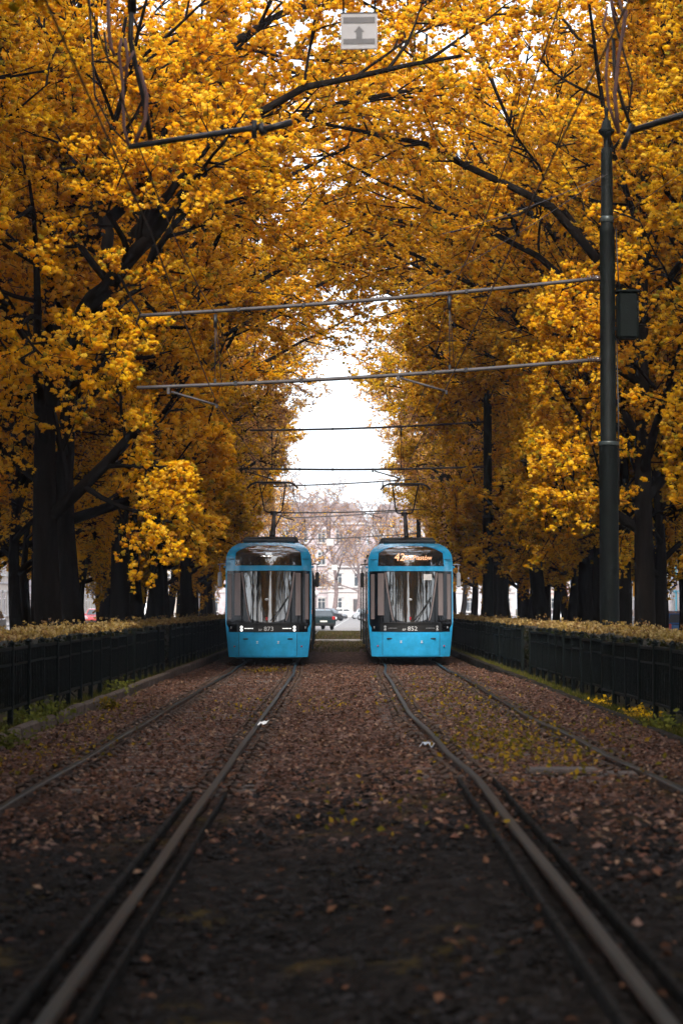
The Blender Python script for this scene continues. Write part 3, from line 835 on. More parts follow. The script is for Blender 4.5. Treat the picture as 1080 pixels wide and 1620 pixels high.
def leaves_flat(name, n, fn, mats, size, label, cat='leaves', up=.35):
    P = fn(n); n = len(P)
    nrm = rng.normal(size=(n, 3)) * up + np.array([0, 0, 1]); nrm /= np.linalg.norm(nrm, axis=1, keepdims=True)
    a = np.cross(nrm, rng.normal(size=(n, 3))); a /= np.linalg.norm(a, axis=1, keepdims=True); b = np.cross(nrm, a)
    s = size * (.5 + .9 * rng.random((n, 1)))
    V = np.stack([P + a * s, P + b * s * .6 + nrm * s * .25, P - a * s * .9, P - b * s * .6 + nrm * s * .2], 1).reshape(-1, 3)
    Q = np.arange(n * 4).reshape(-1, 4)
    o = link(name, np_mesh(name, V, Q, mats, rng.integers(0, len(mats), n), n=4))
    props(o, label, cat, None, 'stuff'); return o
lit = [leaf_mat('litter_brown', (.13, .065, .04), trans=.1), leaf_mat('litter_russet', (.15, .075, .048), trans=.1), leaf_mat('litter_tan', (.23, .145, .10), trans=.1), leaf_mat('litter_dark', (.05, .025, .016), trans=.1)]
lity = [leaf_mat('weed_yellow', (.26, .16, .015), trans=.3), leaf_mat('weed_olive', (.11, .09, .012), trans=.3)]
def fn_track(n):
    x, y = scatter_xy(n, -3.75, 3.62, 9, 58, 1.5)
    k = y > 16 + 1.6 * np.sin(x * 1.3 + 2) + rng.normal(size=n) * 2.4; x, y = x[k], y[k]; n = len(x)
    return np.stack([x, y, np.array([gz(a, b) for a, b in zip(x, y)]) + .025 + .03 * rng.random(n)], 1)
leaves_flat('leaf_litter', 34000, fn_track, lit, .027, 'brown fallen leaves strewn over the ballast')
def fn_near(n):
    x, y = scatter_xy(n, -3.75, 3.62, 6, 16, .8)
    return np.stack([x, y, np.array([gz(a, b) for a, b in zip(x, y)]) + .03 + .02 * rng.random(n)], 1)
leaves_flat('leaf_litter', 900, fn_near, [lit[0], lit[3], lit[3]], .028, 'dark dead leaves on the near ballast')
def fn_moss(n):
    cs = [(1.9, 19.5, .45, 1.6), (1.7, 22, .35, 1.5), (2.2, 25.5, .5, 2), (1.5, 30, .5, 2.5), (.25, 15.2, .28, 1.2), (.5, 13.6, .3, .9), (-.3, 31, .2, 1), (-1.9, 50, .3, 1.2), (2.0, 36, .5, 4),
          (-2.9, 22, .3, 1.5), (3.2, 24, .2, 1.2), (-3.4, 18.5, .2, 1.5), (-3.3, 28, .2, 3), (-1.6, 30, .3, 3)]
    w = np.array([1.6, 1.3, 1.3, 1, .15, .08, .3, .8, 1, .5, .3, .6, .5, .35]); k = rng.choice(len(cs), n, p=w / w.sum()); c = np.array(cs)[k]
    x = c[:, 0] + rng.normal(size=n) * c[:, 2]; y = c[:, 1] + rng.normal(size=n) * c[:, 3]
    x = np.clip(x, -3.7, 3.6)
    return np.stack([x, y, np.array([gz(a, b) for a, b in zip(x, y)]) + .04 + .04 * rng.random(n)], 1)
leaves_flat('ground_weeds', 2100, fn_moss, lity, .03, 'patches of small yellow weeds between the rails', 'weeds', .9)

# grass: verges and the strip behind the trams
grass_m = [leaf_mat('grass_olive', (.065, .065, .012), trans=.25), leaf_mat('grass_dark', (.05, .06, .012), trans=.2), leaf_mat('grass_straw', (.15, .12, .03), trans=.25)]
def grass(name, x, y, z, h, label, cat='grass'):
    n = len(x); an = rng.random(n) * 6.28; w = .008 + .008 * rng.random(n)
    hh = h * (.4 + .9 * rng.random(n)); ln = rng.normal(size=(n, 2)) * hh[:, None] * .45
    b = np.stack([x, y, z], 1); d = np.stack([np.cos(an) * w, np.sin(an) * w, 0 * w], 1)
    tip = b + np.stack([ln[:, 0], ln[:, 1], hh], 1)
    V = np.stack([b - d, b + d, tip], 1).reshape(-1, 3)
    o = link(name, np_mesh(name, V, np.arange(n * 3).reshape(-1, 3), grass_m, rng.integers(0, 3, n)))
    props(o, label, cat, None, 'stuff'); return o
def verge(s, n):
    x, y = scatter_xy(n, 0, .5, 6, 75, 1.1); x = s * ((3.99 if s < 0 else 3.84) + x * (.4 + .6 * rng.random(n)))
    return x, y, np.full(n, .0)
x, y, z = verge(-1, 34000); grass('grass_verge', x, y, z, .13, 'short olive grass along the foot of the left fence')
x, y, z = verge(1, 34000); grass('grass_verge', x, y, z, .13, 'short olive grass along the foot of the right fence')
x = rng.uniform(-3.6, 3.5, 16000); y = 72 + 62 * rng.random(16000); grass('grass_strip', x, y, np.full(16000, -.06), .09, 'ragged yellow green grass on the track bed behind the trams')
def plant(x, y, h, lab, mats, n=160):
    d = rng.normal(size=(n, 3)) * np.array([h * .6, h * .6, h * .32]); P = np.array([0, 0, h * .5]) + d; P[:, 2] = np.abs(P[:, 2]) + .02
    nrm = rng.normal(size=(n, 3)) * .7 + np.array([0, 0, 1]); nrm /= np.linalg.norm(nrm, axis=1, keepdims=True)
    a = np.cross(nrm, rng.normal(size=(n, 3))); a /= np.linalg.norm(a, axis=1, keepdims=True); b = np.cross(nrm, a); s = .035 * (.6 + .8 * rng.random((n, 1)))
    V = np.stack([P + a * s, P + b * s * .6, P - a * s, P - b * s * .6], 1).reshape(-1, 3)
    e = empty('weed_plant', (x, y, .0)); props(e, lab, 'plant')
    link('foliage', np_mesh('foliage', V, np.arange(n * 4).reshape(-1, 4), mats, rng.integers(0, len(mats), n), n=4), e)
    m = MB()
    for k in range(7):
        t = rng.normal(size=2) * h * .35; m.tube([(0, 0, -.02), (t[0] * .5, t[1] * .5, h * .4), (t[0], t[1], h * .75)], .005, 4)
    m.build('stem', grass_m[0], e)
wg = [leaf_mat('weed_green', (.10, .11, .02), trans=.35), leaf_mat('weed_lime', (.17, .17, .03), trans=.35)]
plant(-4.0, 27.0, .30, 'bushy yellow green weed at the left fence foot, largest on that verge', wg, 380)
plant(-4.02, 25.6, .24, 'lower yellow green weed just in front of the largest one on the left verge', wg, 220)
plant(-4.0, 35.5, .26, 'small leafy weed further along the left verge', wg)
plant(-3.72, 22.3, .22, 'pale leafy weed beside the left kerb, nearest the camera', wg)
plant(-3.62, 31.0, .14, 'tiny yellow weed at the left kerb half way to the tram', lity)
plant(4.05, 27.2, .20, 'orange yellow weed under the right fence, nearer the camera', [lity[0], leafA], 220)
plant(3.95, 30.6, .16, 'small golden weed under the right fence, second from the camera', [lity[0], leafA])
plant(4.0, 24.6, .26, 'pale green weed at the right fence foot closest to the camera', wg)

# ------------------------------------------------------------------ fences and hedges
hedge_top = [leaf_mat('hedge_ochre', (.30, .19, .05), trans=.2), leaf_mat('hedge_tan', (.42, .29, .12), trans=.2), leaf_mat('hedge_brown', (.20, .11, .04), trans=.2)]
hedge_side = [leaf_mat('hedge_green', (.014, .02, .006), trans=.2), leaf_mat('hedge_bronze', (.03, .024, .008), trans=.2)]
hedge_core = M('hedge_twigs', (.018, .016, .010), .95, var=.5, scale=14, bump=.9, bscale=25)
def fence(s, y0, y1, lab):
    e = empty('fence', (s * 4.15, y0, 0)); props(e, lab, 'fence', 'green black fences along the tracks')
    P = MB(); P.box((0, 0, .56), (.07, .07, 1.12), bev=.008); P.lathe([(.045, 0), (.05, .02), (.0, .06)], (0, 0, 1.12), 8); pm = P.mesh('post', fence_m)
    Q = MB(); L = 1.33
    Q.box((0, L / 2, 1.06), (.035, L - .075, .045), bev=.005); Q.box((0, L / 2, .32), (.03, L - .075, .04), bev=.005); Q.box((0, L / 2, .86), (.022, L - .075, .03))
    for k in range(9): Q.box((0, .12 + k * (L - .24) / 8, .69), (.016, .022, .70))
    qm = Q.mesh('panel', fence_m)
    n = int((y1 - y0) / L); rk = random.Random(int(y0 + s * 7))
    for k in range(n + 1):
        dz = rk.uniform(-.02, .015); dx = rk.uniform(-.012, .012)
        link('post', pm, e, (dx, k * L, dz), (rk.uniform(-.008, .008), rk.uniform(-.012, .012), 0))
        if k < n: link('panel', qm, e, (dx, k * L, dz), (rk.uniform(-.006, .006), rk.uniform(-.01, .01), 0))
fence(-1, 6.42, 47, 'low green black metal fence along the left track, nearer part')
fence(-1, 48.3, 132, 'low green black metal fence on the left, behind the left tram')
fence(1, 6.42, 44.6, 'low green black metal fence along the right track, nearer part up to the gap')
fence(1, 45.6, 132, 'low green black metal fence on the right, beyond the gap')
def hedge(s, y0, y1, lab):
    e = empty('hedge', (s * 4.85, y0, 0)); props(e, lab, 'hedge', 'clipped hedges behind the fences')
    L = y1 - y0
    n = int(L / .5); P = []
    for j in range(n + 1):
        y = j * L / n; q = .04
        P.append([(-.42 + rnb.uniform(-q, q), y, .34), (-.46 + rnb.uniform(-q, q), y, .75), (-.40 + rnb.uniform(-q, q), y, 1.10 + rnb.uniform(-q, q) * .6),
                  (0, y, 1.15 + rnb.uniform(-q, q) * .6), (.42, y, 1.12 + rnb.uniform(-q, q) * .6), (.48, y, .75), (.42, y, .34), (-.42, y, .33)])
    m = MB(); m.grid(P)
    m.add(P[0][:7], [list(range(7))]); m.add(P[-1][:7], [list(range(7))[::-1]])
    m.build('branch_core', hedge_core, e)
    k = int(L * (150 if y0 < 30 else 60))
    d = rng.random(k)
    yy = L * rng.random(k) ** (1.15 if y0 < 30 else 1)
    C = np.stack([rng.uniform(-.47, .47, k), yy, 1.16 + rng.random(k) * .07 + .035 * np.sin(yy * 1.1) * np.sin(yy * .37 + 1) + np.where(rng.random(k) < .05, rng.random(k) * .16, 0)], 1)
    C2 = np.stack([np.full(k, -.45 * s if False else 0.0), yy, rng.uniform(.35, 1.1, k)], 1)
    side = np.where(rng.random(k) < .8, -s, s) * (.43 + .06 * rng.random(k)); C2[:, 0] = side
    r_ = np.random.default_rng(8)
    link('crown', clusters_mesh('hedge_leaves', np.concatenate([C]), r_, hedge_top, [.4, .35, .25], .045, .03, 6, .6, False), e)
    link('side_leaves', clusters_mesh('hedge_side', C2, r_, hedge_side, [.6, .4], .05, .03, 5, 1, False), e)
    st_ = MB()
    for q in range(int(L / .35)):
        st_.tube([(rnb.uniform(-.3, .3), q * .35, -.05), (rnb.uniform(-.3, .3), q * .35 + rnb.uniform(-.1, .1), .4)], .012, 4, cap=False)
    st_.build('stems', twig_m, e)['kind'] = 'stuff'
for (s, a, b, lab) in ((-1, 6, 44, 'clipped hedge with ochre top behind the left fence, nearer part'), (-1, 44, 90, 'clipped hedge behind the left fence beside the left tram'),
                       (-1, 90, 132, 'far end of the clipped hedge on the left'), (1, 6, 44.4, 'clipped hedge with ochre top behind the right fence, nearer part up to the gap'),
                       (1, 45.8, 90, 'clipped hedge behind the right fence, just beyond the gap'), (1, 90, 132, 'far end of the clipped hedge on the right')):
    hedge(s, a, b, lab)

# ------------------------------------------------------------------ catenary poles and wires
ins_m = M('insulator_brown', (.05, .03, .025), .25, var=.2, coat=.6)
def pole(y, x, lab, lower, upper, box=False, arms=True):
    e = empty('catenary_pole', (x, y, 0)); props(e, lab, 'pole', 'green catenary poles on the right')
    m = MB()
    m.lathe([(.24, 0), (.24, .06), (.20, .12), (.185, .5), (.178, 4.62), (.185, 4.66), (.15, 4.70), (.142, 8.62), (.15, 8.66), (.115, 8.74), (.108, 10.1),
             (.10, 10.2), (.055, 10.24), (.06, 10.42), (.15, 10.52), (.155, 10.56), (.10, 10.60), (.075, 10.72), (.03, 10.78), (.035, 10.9), (.05, 10.95), (.0, 11.02)], (0, 0, 0), 20)
    m.build('shaft', pole_m, e)
    c = MB(); c.lathe([(.188, 4.60), (.192, 4.62), (.19, 4.66), (.188, 4.68)], (0, 0, 0), 20); c.lathe([(.118, 8.80), (.128, 8.82), (.128, 8.90), (.118, 8.92)], (0, 0, 0), 20); c.build('collar', collar_m, e)
    if box:
        b = MB(); b.box((.36, -.05, 7.03), (.40, .34, .88), bev=.05); b.box((.36, -.05, 7.485), (.43, .37, .05), bev=.015); b.box((.16, 0, 7.2), (.12, .1, .06)); b.box((.16, 0, 6.8), (.12, .1, .06))
        b.build('equipment_box', fence_m, e)
        b = MB()
        for k in range(4): b.box((.53 + .005 * k, -.222, 7.28 - .1 * k), (.015, .006, .03))
        b.build('vent', collar_m, e)
        t = MB(); t.tube([(.17, .02, 8.7), (.19, .0, 8.0), (.22, 0, 7.5)], .012, 5); t.tube([(.17, .02, 6.6), (.19, .0, 5.0), (.19, 0, 3.5)], .012, 5); t.build('conduit', black_m, e)
    if not arms: return e
    (lx, lz, lz0), (ux, uz, uz0) = lower, upper
    for (ex, ez, z0, r) in ((lx, lz, lz0, .036), (ux, uz, uz0, .036)):
        a = MB()
        n = 14; P = [(-.2 + (ex - x + .2) * i / n, 0, z0 + (ez - z0) * (i / n) - .06 * math.sin(math.pi * i / n)) for i in range(n + 1)]
        a.tube(P, r, 10)
        ao = a.build('bracket_arm', galv, e)
        i_ = MB(); i_.tube([(-.13, 0, z0), (-.24, 0, z0)], .055, 10); 
        for q in range(3): i_.tube([(-.26 - q * .05, 0, z0), (-.28 - q * .05, 0, z0)], .062, 10)
        i_.build('insulator', ins_m, ao)
        k_ = MB()
        for f in (.3, .42, .66, .82): p = P[int(f * n)]; k_.box(p, (.06, .09, .09), bev=.01)
        k_.build('clamp', steel_dk, ao)
    def zl(xw): return lz0 + (lz - lz0) * (x - xw) / (x - lx) - .04
    def zu(xw): return uz0 + (uz - uz0) * (x - xw) / (x - ux) - .04
    for xw in (2.02, -2.36):
        d = MB(); X = xw - x
        d.tube([(X, 0, zu(xw)), (X, 0, zl(xw))], .010, 5); d.tube([(X, 0, zu(xw) - .05), (X, 0, zu(xw) - .30)], .035, 8)
        d.tube([(X + .0, 0, zu(xw) - .1), (X + .12, 0.3, zl(xw) - .1)], .007, 4)
        d.box((X, 0, zl(xw) + .05), (.05, .05, .14), bev=.01)
        d.build('dropper', steel_dk, e)
    for (xa, xb) in ((1.06, 1.96), (-3.23, -2.33)):
        d = MB(); za = zl(xa)
        d.box((xa - x, 0, za - .05), (.06, .06, .14), bev=.01)
        d.tube([(xa - x + .05, 0, za - .07), (xb - x, 0, za - .32)], .022, 8); d.box((xb - x, 0, za - .34), (.05, .07, .08), bev=.01)
        d.build('steady_arm', galv, e)
    return e
PY = [37.0, 67.2, 97.4, 127.6]
pole(PY[0], 4.98, 'nearest green catenary pole on the right, with equipment box and two bracket arms', (-3.82, 5.69, 6.22), (-3.76, 7.05, 7.75), True)
pole(PY[1], 4.95, 'second green catenary pole on the right, just behind the right tram front', (-3.1, 6.28, 6.34), (-3.1, 7.58, 7.86))
pole(PY[2], 4.95, 'third green catenary pole on the right, half hidden in the leaves', (-3.4, 6.2, 6.42), (-3.6, 7.5, 7.95))
pole(PY[3], 4.95, 'farthest green catenary pole on the right, at the end of the avenue', (-3.6, 5.9, 6.3), (-3.6, 7.3, 7.8))

def wire(name, pts, r, lab, cat='wire', group='overhead wires of the tram line', mat=None, parent=None, n=5):
    o = MB().tube(pts, r, n, cap=False).build(name, mat or wire_m, parent)
    if lab: props(o, lab, cat, group)
    return o
def sag(p, q, s, n=14):
    p, q = Vector(p), Vector(q)
    return [p.lerp(q, i / n) - Vector((0, 0, s * 4 * (i / n) * (1 - i / n))) for i in range(n + 1)]
def run(keys, s):
    out = []
    for a, b in zip(keys, keys[1:]):
        seg = sag(a, b, s); out += seg if not out else seg[1:]
    return out
cl_pts = run([(-1.75, 4, 5.42), (-1.94, 20, 5.42), (-2.33, 37, 5.40), (-2.05, 67.2, 5.5), (-2.5, 97.4, 5.5), (-2.1, 127.6, 5.4), (-2.2, 150, 5.4)], .03)
cr_pts = run([(1.95, 4, 5.72), (1.93, 20, 5.72), (1.96, 37, 5.70), (1.8, 67.2, 5.6), (2.1, 97.4, 5.6), (1.8, 127.6, 5.5), (2, 150, 5.5)], .03)
wire('contact_wire', cl_pts, .009, 'contact wire over the left tram track')
wire('contact_wire', cr_pts, .009, 'contact wire over the right tram track')
ml_pts = run([(-1.9, 4, 7.3), (-2.36, 37, 7.1), (-2.1, 67.2, 7.4), (-2.4, 97.4, 7.4), (-2.1, 127.6, 7.3)], .75)
mr_pts = run([(1.95, 4, 8.1), (2.02, 37, 7.5), (1.9, 67.2, 7.6), (2.1, 97.4, 7.6), (1.9, 127.6, 7.5)], .8)
wire('messenger_wire', ml_pts, .008, 'sagging messenger wire above the left contact wire')
wire('messenger_wire', mr_pts, .008, 'sagging messenger wire above the right contact wire')
# twin pale stay wires in front of the right hand trees
wire('stay_wire', sag(W(700, 370, 38) , W(960, 275, 36.9), .08), .007, 'upper pale stay wire running to the nearest pole', mat=galv)
wire('stay_wire', sag(W(640, 470, 40) , W(960, 275, 36.8), .1), .007, 'lower pale stay wire running to the nearest pole', mat=galv)
wire('stay_wire', sag(W(965, 350, 37), W(1200, 180, 30), .05), .006, 'thin stay wire rising from the nearest pole to the right')
# near cross span with the sign, arms and cable loops
def side_pole(x, lab):
    e = empty('span_pole', (x, 20, 0)); props(e, lab, 'pole')
    m = MB(); m.lathe([(.2, 0), (.17, .3), (.15, 4.6), (.125, 4.7), (.11, 9.2), (.0, 9.3)], (0, 0, 0), 16); m.build('shaft', pole_m, e)
side_pole(5.3, 'pole carrying the near span wire, right of the track')
side_pole(-5.3, 'pole carrying the near span wire, left of the track')
wire('span_wire', sag((-5.2, 20, 8.9), (5.2, 20, 8.9), .5, 20), .012, 'near span wire across both tracks carrying the arrow sign')
# sign
e = empty('arrow_sign', (.18, 20, 7.46), R(-3)); props(e, 'small square white sign with a grey up arrow hanging above the tracks', 'sign', 'square hanging signs')
MB().box((0, 0, 0), (.372, .02, .372), bev=.006).build('plate', white_sign, e)
s_ = MB()
s_.box((0, -.0125, .115), (.325, .005, .062)); s_.box((0, -.0125, -.105), (.325, .005, .055))
s_.box((0, -.0125, -.045), (.062, .005, .075)); s_.prism([(-.052, -.008), (.052, -.008), (0, .055)], -.015, -.010)
s_.build('arrow_marking', grey_sign, e)
f_ = MB()
f_.box((0, 0, .19), (.38, .03, .012)); f_.build('frame', black_m, e)
h_ = MB(); h_.tube([(-.16, 0, .19), (-.16, 0, .95)], .012, 5); h_.tube([(.16, 0, .19), (.16, 0, .95)], .012, 5); h_.build('hanger', wire_m, e)
# left hung arm and cables
e = empty('hanging_cables', (0, 20, 0)); props(e, 'blurred tube arm with hanging cable loops over the left track, top left', 'arm', 'blurred near bracket arms')
def WL(px, py, y=20): p = W(px, py, y); return (p.x, p.y - 20, p.z)
a = MB(); a.tube([WL(203, 232), WL(300, 217), WL(408, 201)], .030, 8); a.tube([WL(402, 190), WL(402, 218)], .028, 8); a.tube([WL(412, 206), WL(462, 193)], .036, 8); a.tube([WL(410, 196), WL(418, 212)], .04, 8); a.build('tube', steel_dk, e)
for k, (P_, r_, mt) in enumerate([([(170, -40), (172, 45), (176, 75), (182, 88)], .020, cable_m), ([(192, 60), (188, 85), (194, 130), (196, 200), (204, 232)], .018, cable_m),
                       ([(198, 60), (202, 95), (198, 130)], .018, cable_m), ([(212, 80), (204, 96), (196, 110)], .016, cable_m), ([(220, 105), (232, 150), (230, 188), (214, 225)], .022, cable_m),
                       ([(165, 50), (170, 92), (190, 108), (200, 104)], .014, wire_m), ([(208, 20), (206, 62), (214, 100), (226, 150), (238, 220)], .03, wire_m), ([(140, -20), (150, 150), (175, 200), (205, 230)], .012, wire_m),
                       ([(208, -60), (209, 20)], .05, wire_m)]):
    MB().tube([WL(*q, 20 + .04 * k) for q in P_], r_, 6).build('cable', mt, e)
e = empty('bracket_arm', (0, 20, 0)); props(e, 'blurred tube bracket with hanging mauve cables at the top right', 'arm', 'blurred near bracket arms')
a = MB(); a.tube([WL(1375, 100), WL(1080, 181), WL(994, 208)], .034, 8); a.tube([WL(1000, 196), WL(985, 235)], .03, 8); a.build('tube', steel_dk, e)
for k, (P_, r_, mt) in enumerate([([(962, -40), (968, 12), (975, 40), (985, 20), (978, -5)], .018, cable_m), ([(990, 15), (985, 50), (978, 90), (972, 150), (978, 210)], .022, cable_m),
                       ([(960, 10), (954, 40), (962, 55), (972, 45)], .014, cable_m), ([(962, 60), (958, 120), (962, 165), (976, 205)], .016, cable_m), ([(970, 60), (972, 120), (985, 165), (998, 200)], .02, wire_m),
                       ([(968, 20), (1000, 130), (992, 190)], .012, wire_m)]):
    MB().tube([WL(*q, 20 + .04 * k) for q in P_], r_, 6).build('cable', mt, e)
# small far signs on the spans
for (px, py, y, lab) in ((522, 858, 97.3, 'small white square sign hanging far off between the tram roofs'), (529, 898, 127.5, 'lower and farther white square sign between the trams')):
    p = W(px, py, y); e = empty('hanging_sign', tuple(p)); props(e, lab, 'sign', 'square hanging signs')
    MB().box((0, 0, 0), (.34, .02, .34), bev=.01).build('plate', white_m, e)
    MB().tube([(0, 0, .17), (0, 0, 6.15 - p.z if py < 880 else 6.0 - p.z)], .008, 4).build('hanger', wire_m, e)
# ------------------------------------------------------------------ buildings
win_k = M('window_glass', (.05, .06, .07), .08, var=.4, scale=.8, spec=.8)
frame_w = M('window_frame_white', (.55, .53, .52), .5, var=.1)
frame_t = M('window_frame_teal', (.03, .26, .36), .5, var=.1)
wall_pink = M('plaster_pink', (.50, .36, .32), .85, var=.12, scale=1.2, bump=.15)
wall_grey = M('plaster_grey', (.48, .46, .47), .85, var=.15, scale=1.2, bump=.15)
wall_cream = M('plaster_cream', (.55, .47, .40), .85, var=.12, scale=1.2, bump=.15)
wall_mauve = M('plaster_mauve', (.46, .39, .41), .85, var=.15, scale=1.2, bump=.15)  # plaster paled to stand in for haze over distant fronts
roof_m = M('roof_tile', (.27, .22, .22), .8, var=.3, scale=2, bump=.4)  # tile colour paled likewise, in place of distance haze
door_m = M('door_dark', (.06, .05, .05), .6, var=.3)
stone_w = M('stone_white', (.46, .42, .41), .8, var=.12, scale=2)
def building(x, y, w, d, storeys, face, wall, lab, frame=frame_w, portal=False, sh=3.6):
    """face: direction the facade looks (angle about z; 0 = towards -y, i.e. the camera)"""
    e = empty('building', (x, y, 0), face); props(e, lab, 'building', 'town houses round the avenue')
    H = storeys * sh + .8
    b = MB(); b.box((0, d / 2, H / 2 - .1), (w, d, H + .2)); b.build('wall', wall, e)
    c = MB(); c.box((0, -.12, H - .15), (w + .3, .5, .3), bev=.05); c.box((0, -.05, sh + .35), (w + .02, .22, .22), bev=.03)
    for k in range(2, storeys): c.box((0, -.03, k * sh + .35), (w + .01, .12, .12))
    c.build('cornice', stone_w, e)
    r = MB(); r.prism([(-w / 2 - .2, H + .03), (w / 2 + .2, H + .03), (w / 2 - 1.8, H + 3.2), (-w / 2 + 1.8, H + 3.2)], -.2, d + .2); ro = r.build('roof', roof_m, e)
    ch = MB(); ch.box((w * .25, d * .5, H + 3.6), (.9, .9, 2)); ch.build('chimney', wall_mauve, ro)
    n = max(3, int(w / 2.7)); st_ = w / n
    wf = MB(); wf.box((0, 0, 0), (1.35, .16, 2.15), bev=.02); wf.box((0, -.09, -1.15), (1.6, .3, .12), bev=.02); wf.box((0, -.06, 1.18), (1.55, .2, .16), bev=.02); wfm = wf.mesh('window', frame)
    wp = MB()
    for sx in (-1, 1): wp.box((sx * .3, -.086, -.25), (.52, .012, 1.4)); wp.box((sx * .3, -.086, .76), (.52, .012, .45))
    wpm = wp.mesh('pane', win_k)
    for k in range(storeys):
        for i in range(n):
            if portal and k == 0 and abs(i - n // 2) < 1: continue
            o = link('window', wfm, e, (-w / 2 + st_ * (i + .5), -.07, k * sh + (2.2 if k else 1.9)), None, (1, 1, 1 if k else 1.05))
            link('pane', wpm, o)
    dr = MB(); dr.box((-w / 2 + st_ * (n // 2 + .5), -.12, 1.4), (1.5, .2, 2.8), bev=.03); dr.build('door', door_m, e)
    return e
wall_names = []
building(-9, 322, 26, 12, 4, 0, wall_mauve, 'greyish mauve town house at the far end, left of centre')
building(16.5, 326, 24, 12, 4, 0, wall_grey, 'grey town house at the far end, right of centre')
building(2.6, 312, 9.4, 9, 2, 0, stone_w, 'low white house with a porch at the far end of the street', portal=True)
building(-36, 318, 26, 12, 5, 0, wall_cream, 'cream town house at the far left corner')
building(42, 322, 24, 12, 5, 0, wall_pink, 'pink town house at the far right corner')
lab_l = [('pale grey', wall_grey), ('pink', wall_pink), ('cream', wall_cream), ('mauve', wall_mauve), ('cream', wall_cream), ('pale grey', wall_grey), ('pink', wall_pink)]
ordn = ['first', 'second', 'third', 'fourth', 'fifth', 'sixth', 'seventh', 'eighth', 'ninth', 'tenth', 'eleventh', 'twelfth', 'thirteenth', 'fourteenth', 'fifteenth', 'sixteenth', 'seventeenth', 'eighteenth', 'nineteenth', 'twentieth', 'twenty-first', 'twenty-second', 'twenty-third', 'twenty-fourth']
for k, (nm, m_) in enumerate(lab_l[:5]):
    building(-33.2, 96 + k * 44, 42, 12, 4, R(90), m_, f'{nm} town house beyond the left trees, {ordn[k]} of the row from the camera')
for k, (nm, m_) in enumerate([('cream', wall_cream), ('pink', wall_pink), ('pink', wall_pink), ('grey', wall_grey), ('cream', wall_cream)]):
    building(33.2, 90 + k * 44, 42, 12, 4, R(-90), m_, f'{nm} town house beyond the right trees, {ordn[k]} of the row from the camera', frame=frame_t if 0 < k < 3 else frame_w)

